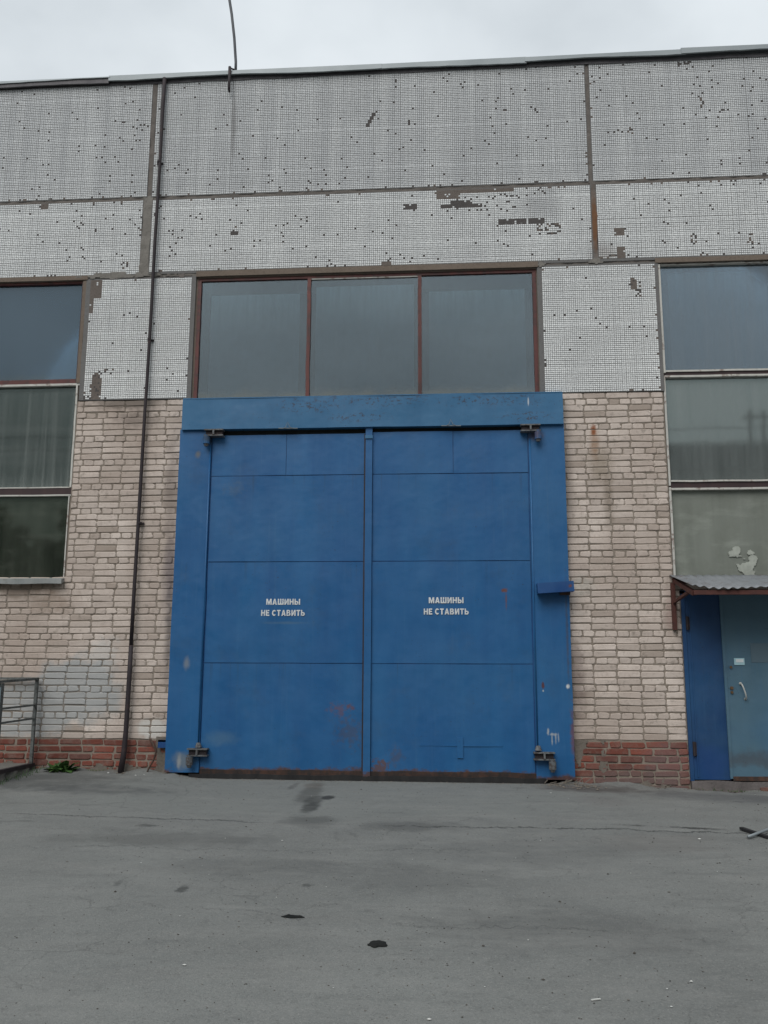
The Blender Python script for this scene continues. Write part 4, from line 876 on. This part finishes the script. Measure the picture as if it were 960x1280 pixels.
for (e, cx0, zz) in ((lf, -1.928, 0), (rfl, -.050, .015)):
    for (tx, z, w_) in (('МАШИНЫ', 1.928+zz, .395), ('НЕ СТАВИТЬ', 1.800+zz, .510)):
        o = lettering(tx, cx0, z, w_, .068); o.parent = e; o.location = (cx0, YG-.0062, z)

# bent rusty rebar by the gate's left foot
rb = thing('rebar', 'bent rusty rebar end sticking from the wall by the left foot of the gate', 'rebar', (-3.4, -.05, .05))
b = MB(); b.tube([(-3.43, -.02, .40), (-3.38, -.07, .355), (-3.33, -.09, .27), (-3.36, -.09, .17), (-3.41, -.09, .08), (-3.435, -.09, .02)], [.014, .014, .012, .010, .009, .008], 7); part('bar', b, 'rust', rb, True)

# ------------------------------------------------------------------ door under the awning
dr = thing('metal_door', 'metal door under the awning, narrow deep blue leaf beside slate leaf with handle', 'door', (3.3, 0, .03))
b = MB(); b.box(2.582, 2.622, -.02, .12, .02, 2.08); part('frame_post', b, 'door_blue', dr)
b = MB(); b.box(2.582, 4.24, -.02, .12, 2.05, 2.085); part('frame_head', b, 'door_blue', dr)
b = MB(); b.box(4.20, 4.24, -.02, .12, .02, 2.05); part('frame_post', b, 'door_blue', dr)
b = MB(); b.plate(2.626, 3.018, .035, 2.045, -.012, .05, 6, 20, .006, 1.5, 3); fl = part('fixed_leaf', b, 'door_blue', dr)
b = MB(); b.plate(2.66, 2.675, .06, 2.03, -.020, .02, 1, 12, 0, 1, 1); part('leaf_rib', b, 'door_blue', dr)
b = MB(); b.plate(3.024, 4.195, .045, 2.045, -.024, .05, 12, 20, .006, 1.3, 8); dl = part('door_leaf', b, 'door_grey', dr)
b = MB(); b.box(3.0, 3.03, -.034, -.01, .05, 2.045); part('meeting_strip', b, 'door_grey', dr)
b = MB(); b.box(3.305, 3.75, -.0265, -.02, 1.29, 1.50); part('painted_patch', b, 'door_lower', dr)
for z in (1.72, .36):
    b = MB(); b.tube([(2.634, -.035, z-.075), (2.634, -.035, z+.075)], .013, 8); b.box(2.620, 2.660, -.03, -.01, z-.07, z+.07); part('hinge', b, 'dark_iron', dr)
b = MB(); pts = [(3.170, -.028, 1.060), (3.172, -.075, 1.050), (3.185, -.085, 1.01), (3.200, -.085, .955), (3.210, -.075, .91), (3.212, -.028, .895)]
b.tube(pts, [.011, .008, .0075, .0075, .008, .011], 8); b.tube([(3.170, -.022, 1.06), (3.170, -.034, 1.06)], .016, 10); b.tube([(3.212, -.022, .895), (3.212, -.034, .895)], .014, 10); part('handle', b, 'white_metal', dr, True)
b = MB(); b.box(3.118, 3.228, -.034, -.022, 1.262, 1.336); sg = part('sign_plate', b, 'sticker', dr)
b = MB(); b.box(3.137, 3.216, -.0365, -.0338, 1.290, 1.325); part('sign_face', b, 'sticker_in', dr)
for (x, z, r) in ((3.078, 1.238, .014), (3.072, 1.012, .018), (3.072, .965, .015)):
    b = MB(); b.tube([(x, -.022, z), (x, -.042, z)], r, 10); part('lock_cylinder', b, 'lock', dr)
b = MB(); b.plate(3.03, 4.19, .03, .075, -.04, .02, 24, 2, .006, 5, 3, .012); part('worn_kick_edge', b, 'rust', dr)
stp = thing('door_step', 'low worn concrete door step under the metal door', 'step', (3.4, 0, -.1))
b = MB(); b.plate(2.59, 4.4, -.16, .022, -.045, .3, 30, 5, .02, 7, 2, .008); part('concrete_step', b, 'step', stp)
for k in range(5):
    b = MB(); x = 3.30+k*.20; b.box(x, x+.17, -.062, -.02, -.085, -.035, .008); part('red_brick', b, 'red', stp)

# awning
aw = thing('awning', 'small corrugated grey metal awning on a red brown steel frame above the door', 'awning', (3.4, 0, 2.0))
b = MB(); xa, xb = 2.47, 4.45; n = 150; yb, zb_, yf, zf = .0, 2.262, -.68, 2.062
rr = random.Random(3)
rows = 6
for j in range(rows+1):
    v = j/rows
    for i in range(n+1):
        u = i/n; x = xa+(xb-xa)*u+ .075*v*(1-u*.7)
        am = .0075*(.55+.45*v)*(.6+.8*abs(math.sin(u*5+1))); z = zb_+(zf-zb_)*v+am*math.sin(i*2*math.pi/7.5)+.018*math.exp(-((u-.02)/.06)**2)*v-.012*math.sin(u*9)*v
        b.v.append((x, yb+(yf-yb)*v + .01*math.sin(u*23)*v, z))
w = n+1
for j in range(rows):
    for i in range(n): b.f.append((j*w+i, (j+1)*w+i, (j+1)*w+i+1, j*w+i+1))
o = part('corrugated_sheet', b, 'awning', aw, True); md = o.modifiers.new('thickness', 'SOLIDIFY'); md.thickness = .003
b = MB(); b.box(2.56, 4.40, -.655, -.61, 1.985, 2.032); part('front_beam', b, 'rust_red', aw)
b = MB(); b.box(2.50, 4.40, -.05, -.003, 2.165, 2.225); part('wall_beam', b, 'rust_red', aw)
for x in (2.525, 3.45, 4.36): b = MB(); b.beam((x, -.04, 2.195), (x+.045, -.63, 2.00), .045, .045); part('rafter', b, 'rust_red', aw)
b = MB(); b.box(2.475, 2.520, -.045, -.002, 1.645, 2.17); part('wall_bracket', b, 'rust_red', aw)
b = MB(); b.beam((2.50, -.03, 1.95), (2.56, -.45, 2.03), .03, .03); part('brace', b, 'rust_red', aw)

# ------------------------------------------------------------------ porch, railing
po = thing('porch_slab', 'broken concrete porch slab with a steel edge under the railing', 'porch', (-6, -.8, 0))
from mathutils import noise as mn
b = MB(); x0, x1, y0, y1 = -8.0, -4.775, -2.1, .0
prof = []
n = 46
for i in range(n+1):
    y = y1+(y0-y1)*i/n
    for k, (dx, z) in enumerate(((-3.2, .118), (-.03, .118), (0, .108), (.0, .045), (.02, -.02), (.05, -.12))):
        j = mn.noise(Vector((y*7, z*20, 3)))*(.05 if k in (3, 4, 5) else .008 if k < 3 else .03); b.v.append((x1+dx+j, y, z+(mn.noise(Vector((y*9, k, 7)))*.012 if k > 1 else 0)))
for i in range(n):
    for k in range(5): a_ = i*6+k; b.f.append((a_, a_+6, a_+7, a_+1))
for e_ in (0, n): 
    q = [e_*6+k for k in range(6)]+[len(b.v)]; b.v.append((x1-3.2, y1+(y0-y1)*e_/n, -.12)); b.f.append(tuple(q))
part('slab', b, 'concrete', po)
b = MB(); b.box(-4.815, -4.768, -2.1, -.02, .100, .126); b.box(-4.775, -4.766, -2.1, -.02, .085, .124); part('steel_edge', b, 'dark_iron', po)
ra = thing('railing', 'low grey green tubular steel railing on the porch at the left edge', 'railing', (-5, -.3, .12))
b = MB(); b.beam((-4.795, -.06, .11), (-4.795, -.06, 1.08), .034, .034); part('post', b, 'rail', ra)
b = MB(); b.beam((-4.785, -.92, .11), (-4.785, -.92, 1.03), .05, .05); part('post', b, 'rail', ra)
b = MB(); b.beam((-4.792, -.05, 1.072), (-4.782, -1.9, 1.02), .027, .027); part('top_rail', b, 'rail', ra)
b = MB(); b.beam((-6.9, -.06, 1.075), (-4.775, -.06, 1.075), .027, .027); part('top_rail', b, 'rail', ra)
for z in (.775, .625): b = MB(); b.beam((-4.795, -.06, z), (-4.785, -1.9, z-.03), .020, .020); part('mid_rail', b, 'rail', ra)
b = MB(); b.beam((-6.1, -.06, .11), (-6.1, -.06, 1.06), .042, .042); part('post', b, 'rail', ra)
b = MB(); b.box(-4.84, -4.765, -.955, -.945, .62, .99); part('pale_panel', b, 'pale_post', ra)

# ------------------------------------------------------------------ weed
wd = thing('weed', 'small leafy green weed growing at the wall foot beside the porch', 'weed', (-4.42, -.12, .03))
rr = random.Random(9); VV, FF, TT = [], [], []
for k in range(46):
    a_ = rr.uniform(0, 2*math.pi); L = rr.uniform(.10, .26); el = rr.uniform(.45, 1.4); w_ = L*rr.uniform(.16, .26)
    bx, by = -4.42+rr.gauss(0, .045), -.12+rr.gauss(0, .03); z0 = float(gz(bx, by))
    p = Vector((bx, by, z0)); d = Vector((math.cos(a_)*math.cos(el), math.sin(a_)*math.cos(el)*.7, math.sin(el))); sd_ = Vector((-math.sin(a_), math.cos(a_), .1))
    n0 = len(VV); prev = p
    for i in range(5):
        u = i/4; q = p+d*L*u+Vector((0, 0, -L*.45*u*u)); ww = w_*math.sin(math.pi*min(u*.85+.12, 1))
        VV += [tuple(q-sd_*ww), tuple(q+Vector((0, 0, .006))), tuple(q+sd_*ww)]
    for i in range(4):
        for j in range(2): a0 = n0+i*3+j; FF.append((a0, a0+1, a0+4, a0+3)); TT.append(rr.random())
me = bulk('leaves', np.array(VV)-np.array(wd.location), np.array(FF), 'leaf', np.array(TT)); put('leaves', me, wd, kind='stuff')

# grass tufts along porch foot
rr = random.Random(19); VV, FF, TT = [], [], []
for k in range(260):
    if k < 150: bx, by = rr.uniform(-4.76, -4.62), rr.uniform(-2.0, -.1)
    elif k < 200: bx, by = rr.uniform(-4.7, -3.9), rr.uniform(-.06, -.02)
    else: bx, by = rr.uniform(2.6, 3.5), rr.uniform(-.09, -.06)
    z0 = float(gz(bx, by)); L = rr.uniform(.02, .07)*(1.0 if k < 150 else .5); a_ = rr.uniform(0, 6.28); n0 = len(VV)
    dx, dy = math.cos(a_)*L*.5, math.sin(a_)*L*.5
    VV += [(bx-.003, by, z0), (bx+.003, by, z0), (bx+dx+.001, by+dy, z0+L), (bx+dx, by+dy, z0+L)]; FF.append((n0, n0+1, n0+2, n0+3)); TT.append(rr.random()*.6)
put('grass', bulk('grass', np.array(VV), np.array(FF), 'leaf', np.array(TT)), kind='stuff', label='sparse short grass blades along the porch foot and wall foot', category='grass')

# ------------------------------------------------------------------ small things on the ground
def lump(b, x, y, z, r, rr, fl=.6):
    n0 = len(b.v); V0 = [(1,0,0),(-1,0,0),(0,1,0),(0,-1,0),(0,0,1),(0,0,-1)]
    for v in V0: b.v.append((x+v[0]*r*rr.uniform(.6, 1.3), y+v[1]*r*rr.uniform(.6, 1.3), z+v[2]*r*fl*rr.uniform(.6, 1.2)))
    for f in ((0,2,4),(2,1,4),(1,3,4),(3,0,4),(2,0,5),(1,2,5),(3,1,5),(0,3,5)): b.f.append(tuple(n0+i for i in f))
rr = random.Random(5); bw, bd, bgk = MB(), MB(), MB()
for k in range(2600):
    y = -rr.uniform(.1, 8.2)
    x = rr.uniform(-3.4, 3.2)*(1.0 if y > -4 else .75); z = float(gz(x, y))
    r = rr.uniform(.0018, .0055)*(1.9 if rr.random() < .05 else 1)
    lump(bd if rr.random() < .62 else bgk, x, y, z+r*.3, r, rr)
for k in range(60):
    y = -rr.uniform(.1, 8.0); x = rr.uniform(-3.4, 3.2)*(1.0 if y > -4 else .7); lump(bw, x, y, float(gz(x, y))+.003, rr.uniform(.002, .0055), rr, .4)
for (x, y, r) in ((.9, -6.2, .007), (1.06, -5.9, .010), (.93, -6.0, .006), (-1.25, -5.9, .012), (-.1, -6.4, .009), (1.9, -2.9, .018), (-3.5, -.25, .016), (-3.85, -.15, .02), (-3.42, -.2, .014), (1.0, -.75, .012), (-1.3, -3.2, .01)):
    lump(bw, x, y, float(gz(x, y))+.005, r, rr, .4)
bw.beam((.58, -6.15, float(gz(.58, -6.15))+.004), (.62, -6.14, float(gz(.62, -6.14))+.006), .008, .004)
put('pebbles', (bgk, 'concrete'), kind='stuff', label='scattered grey grit and small pebbles on the asphalt', category='gravel')
put('dark_grit', (bd, 'litter_dark'), kind='stuff', label='scattered dark crumbs and leaf bits on the asphalt', category='debris')
put('white_litter', (bw, 'litter_white'), kind='stuff', label='scattered tiny white litter bits on the asphalt', category='litter')
bd = MB()
for k in range(170):
    q = rr.random()
    if q < .5: x, y = rr.gauss(1.33, .16), -abs(rr.gauss(0, .14))-.09
    elif q < .75: x, y = rr.uniform(1.4, 4.0), -abs(rr.gauss(0, .05))-.05
    else: x, y = rr.uniform(-4.7, -3.1), -abs(rr.gauss(0, .06))-.05
    lump(bd, x, y, float(gz(x, y))+.004, rr.uniform(.006, .022)*(1 if q < .5 else .6), rr)
for k in range(16):
    x, y = rr.gauss(1.28, .12), -abs(rr.gauss(.1, .12))-.08; z = float(gz(x, y))+.012; a_ = rr.uniform(-1, 1); L = rr.uniform(.05, .14)
    bd.beam((x, y, z), (x+L*math.cos(a_), y+L*.4*math.sin(a_), z+rr.uniform(0, .07)), .007, .007)
for k in range(900):
    q = rr.random()
    if q < .35: x, y = rr.uniform(1.1, 3.9), -abs(rr.gauss(0, .06))-.03
    elif q < .5: x, y = rr.gauss(1.25, .25), -abs(rr.gauss(0, .12))-.06
    elif q < .8: x, y = rr.uniform(-4.75, -3.0), -abs(rr.gauss(0, .06))-.02
    else: x, y = rr.uniform(-3.1, 1.2), -abs(rr.gauss(0, .05))-.08
    lump(bd, x, y, float(gz(x, y))+.001, rr.uniform(.003, .013), rr, .5)
put('rubble', (bd, 'cement'), kind='stuff', label='brick crumbs and splinters swept against the wall foot right of the gate', category='rubble')
def rag(x, y, sx_, sy_, h, seed, label, mat='cloth_black'):
    o = thing('rag', label, 'rag', (x, y, float(gz(x, y)))); b = MB(); n, m = 16, 10
    for j in range(m+1):
        for i in range(n+1):
            u, v = i/n*2-1, j/m*2-1; rad = 1+.35*mn.noise(Vector((math.atan2(v, u)*1.2+seed, seed, 0)))
            q = math.hypot(u, v); f = max(abs(u), abs(v))/q if q > 1e-6 else 1
            xx, yy = x+u*f*sx_*rad, y+v*f*sy_*rad
            hh = h*max(0, 1-max(abs(u), abs(v))**3)*(.5+.9*abs(mn.noise(Vector((xx*28+seed, yy*22, 1)))*2))
            b.v.append((xx, yy, float(gz(xx, yy))+.003+hh))
    for j in range(m):
        for i in range(n): a0 = j*(n+1)+i; b.f.append((a0, a0+1, a0+n+2, a0+n+1))
    q = part('crumpled_cloth', b, mat, o, True); md = q.modifiers.new('thickness', 'SOLIDIFY'); md.thickness = .003
rag(-.88, -5.11, .062, .028, .007, 2, 'flat black rag on the asphalt, the farther of the two from the camera')
rag(-.38, -5.53, .046, .055, .010, 6, 'crumpled black rag on the asphalt, the nearer of the two to the camera')
# black board and pale stick at the right edge
sc = thing('scrap', 'black rubber scrap with a pale stick, by the right edge of the yard', 'scrap', (2.5, -2.75, -.1))
b = MB(); b.beam((2.34, -2.50, -.075), (2.44, -2.84, -.088), .035, .02); b.beam((2.48, -2.80, -.095), (2.95, -2.90, -.095), .16, .012); part('rubber_piece', b, 'rubber', sc)
b = MB(); b.tube([(2.28, -2.86, -.082), (2.42, -2.72, -.068), (2.62, -2.50, -.055), (2.9, -2.2, -.04)], .012, 7); part('pale_stick', b, 'galv', sc, True)

# ------------------------------------------------------------------ across the yard (mirrored in the panes)
ob = thing('workshop_building', 'long pale workshop with a dark roof fascia across the yard, mirrored in the right window', 'building', (20, -40, 0))
b = MB(); b.box(4, 60, -52, -38, -.4, 12.0); part('wall', b, 'far_wall', ob)
b = MB(); b.box(3, 61, -53, -36.9, 12.0, 13.3); part('roof_fascia', b, 'far_roof', ob)
for k in range(14): b = MB(); x = 6+k*3.8; b.box(x, x+2.4, -37.98, -37.9, 5.0, 8.2); part('window', b, 'interior', ob)
b = MB()
for x in (16.2, 16.9): b.tube([(x, -37.5, 13.3), (x, -37.5, 15.3)], .10, 6)
b.beam((15.8, -37.5, 14.9), (17.3, -37.5, 14.9), .12, .12); part('roof_mast', b, 'dark_iron', ob)
cb = thing('overhead_wire', 'sagging overhead wire across the yard, mirrored in the right window', 'wire', (10, -20, 9))
for zz in (9.75, 9.25): b = MB(); b.tube([(-30+i*3, -20, zz-.5*math.sin(math.pi*i/25)+.02*i) for i in range(26)], .022, 5); part('cable', b, 'dark_iron', cb)
rr = np.random.default_rng(3); VV, TT = [], []
for k in range(11):
    cx0 = -52+k*4.6+rr.uniform(-1, 1); cy0 = -29+rr.uniform(-3, 3); H = rr.uniform(8.0, 10.5)+max(0, 7-k)*.5
    n = 1500; u = rr.normal(size=(n, 3)); u /= np.linalg.norm(u, axis=1)[:, None]; r = rr.random(n)**.4
    P = u*r[:, None]*np.array([3.0, 2.6, H*.42])+np.array([cx0, cy0, H*.58]); P += .5*np.sin(P[:, [1, 2, 0]]*1.7)
    A = rr.normal(size=(n, 3)); A /= np.linalg.norm(A, axis=1)[:, None]; B = np.cross(A, rr.normal(size=(n, 3))); B /= np.linalg.norm(B, axis=1)[:, None]
    s_ = rr.uniform(.18, .38, n)[:, None]
    VV.append(np.stack([P-A*s_-B*s_*.6, P+A*s_-B*s_*.6, P+A*s_+B*s_*.6, P-A*s_+B*s_*.6], 1).reshape(-1, 3)); TT.append(rr.random(n)*.6)
VV = np.concatenate(VV); TT = np.concatenate(TT)
put('treeline', bulk('treeline', VV, np.arange(len(VV)).reshape(-1, 4), 'leaf', TT), kind='stuff', label='dark green trees across the yard, mirrored in the left window', category='trees')
print('objects', len(bpy.data.objects), 'tris', sum(len(o.data.polygons) for o in bpy.data.objects if o.type == 'MESH'))
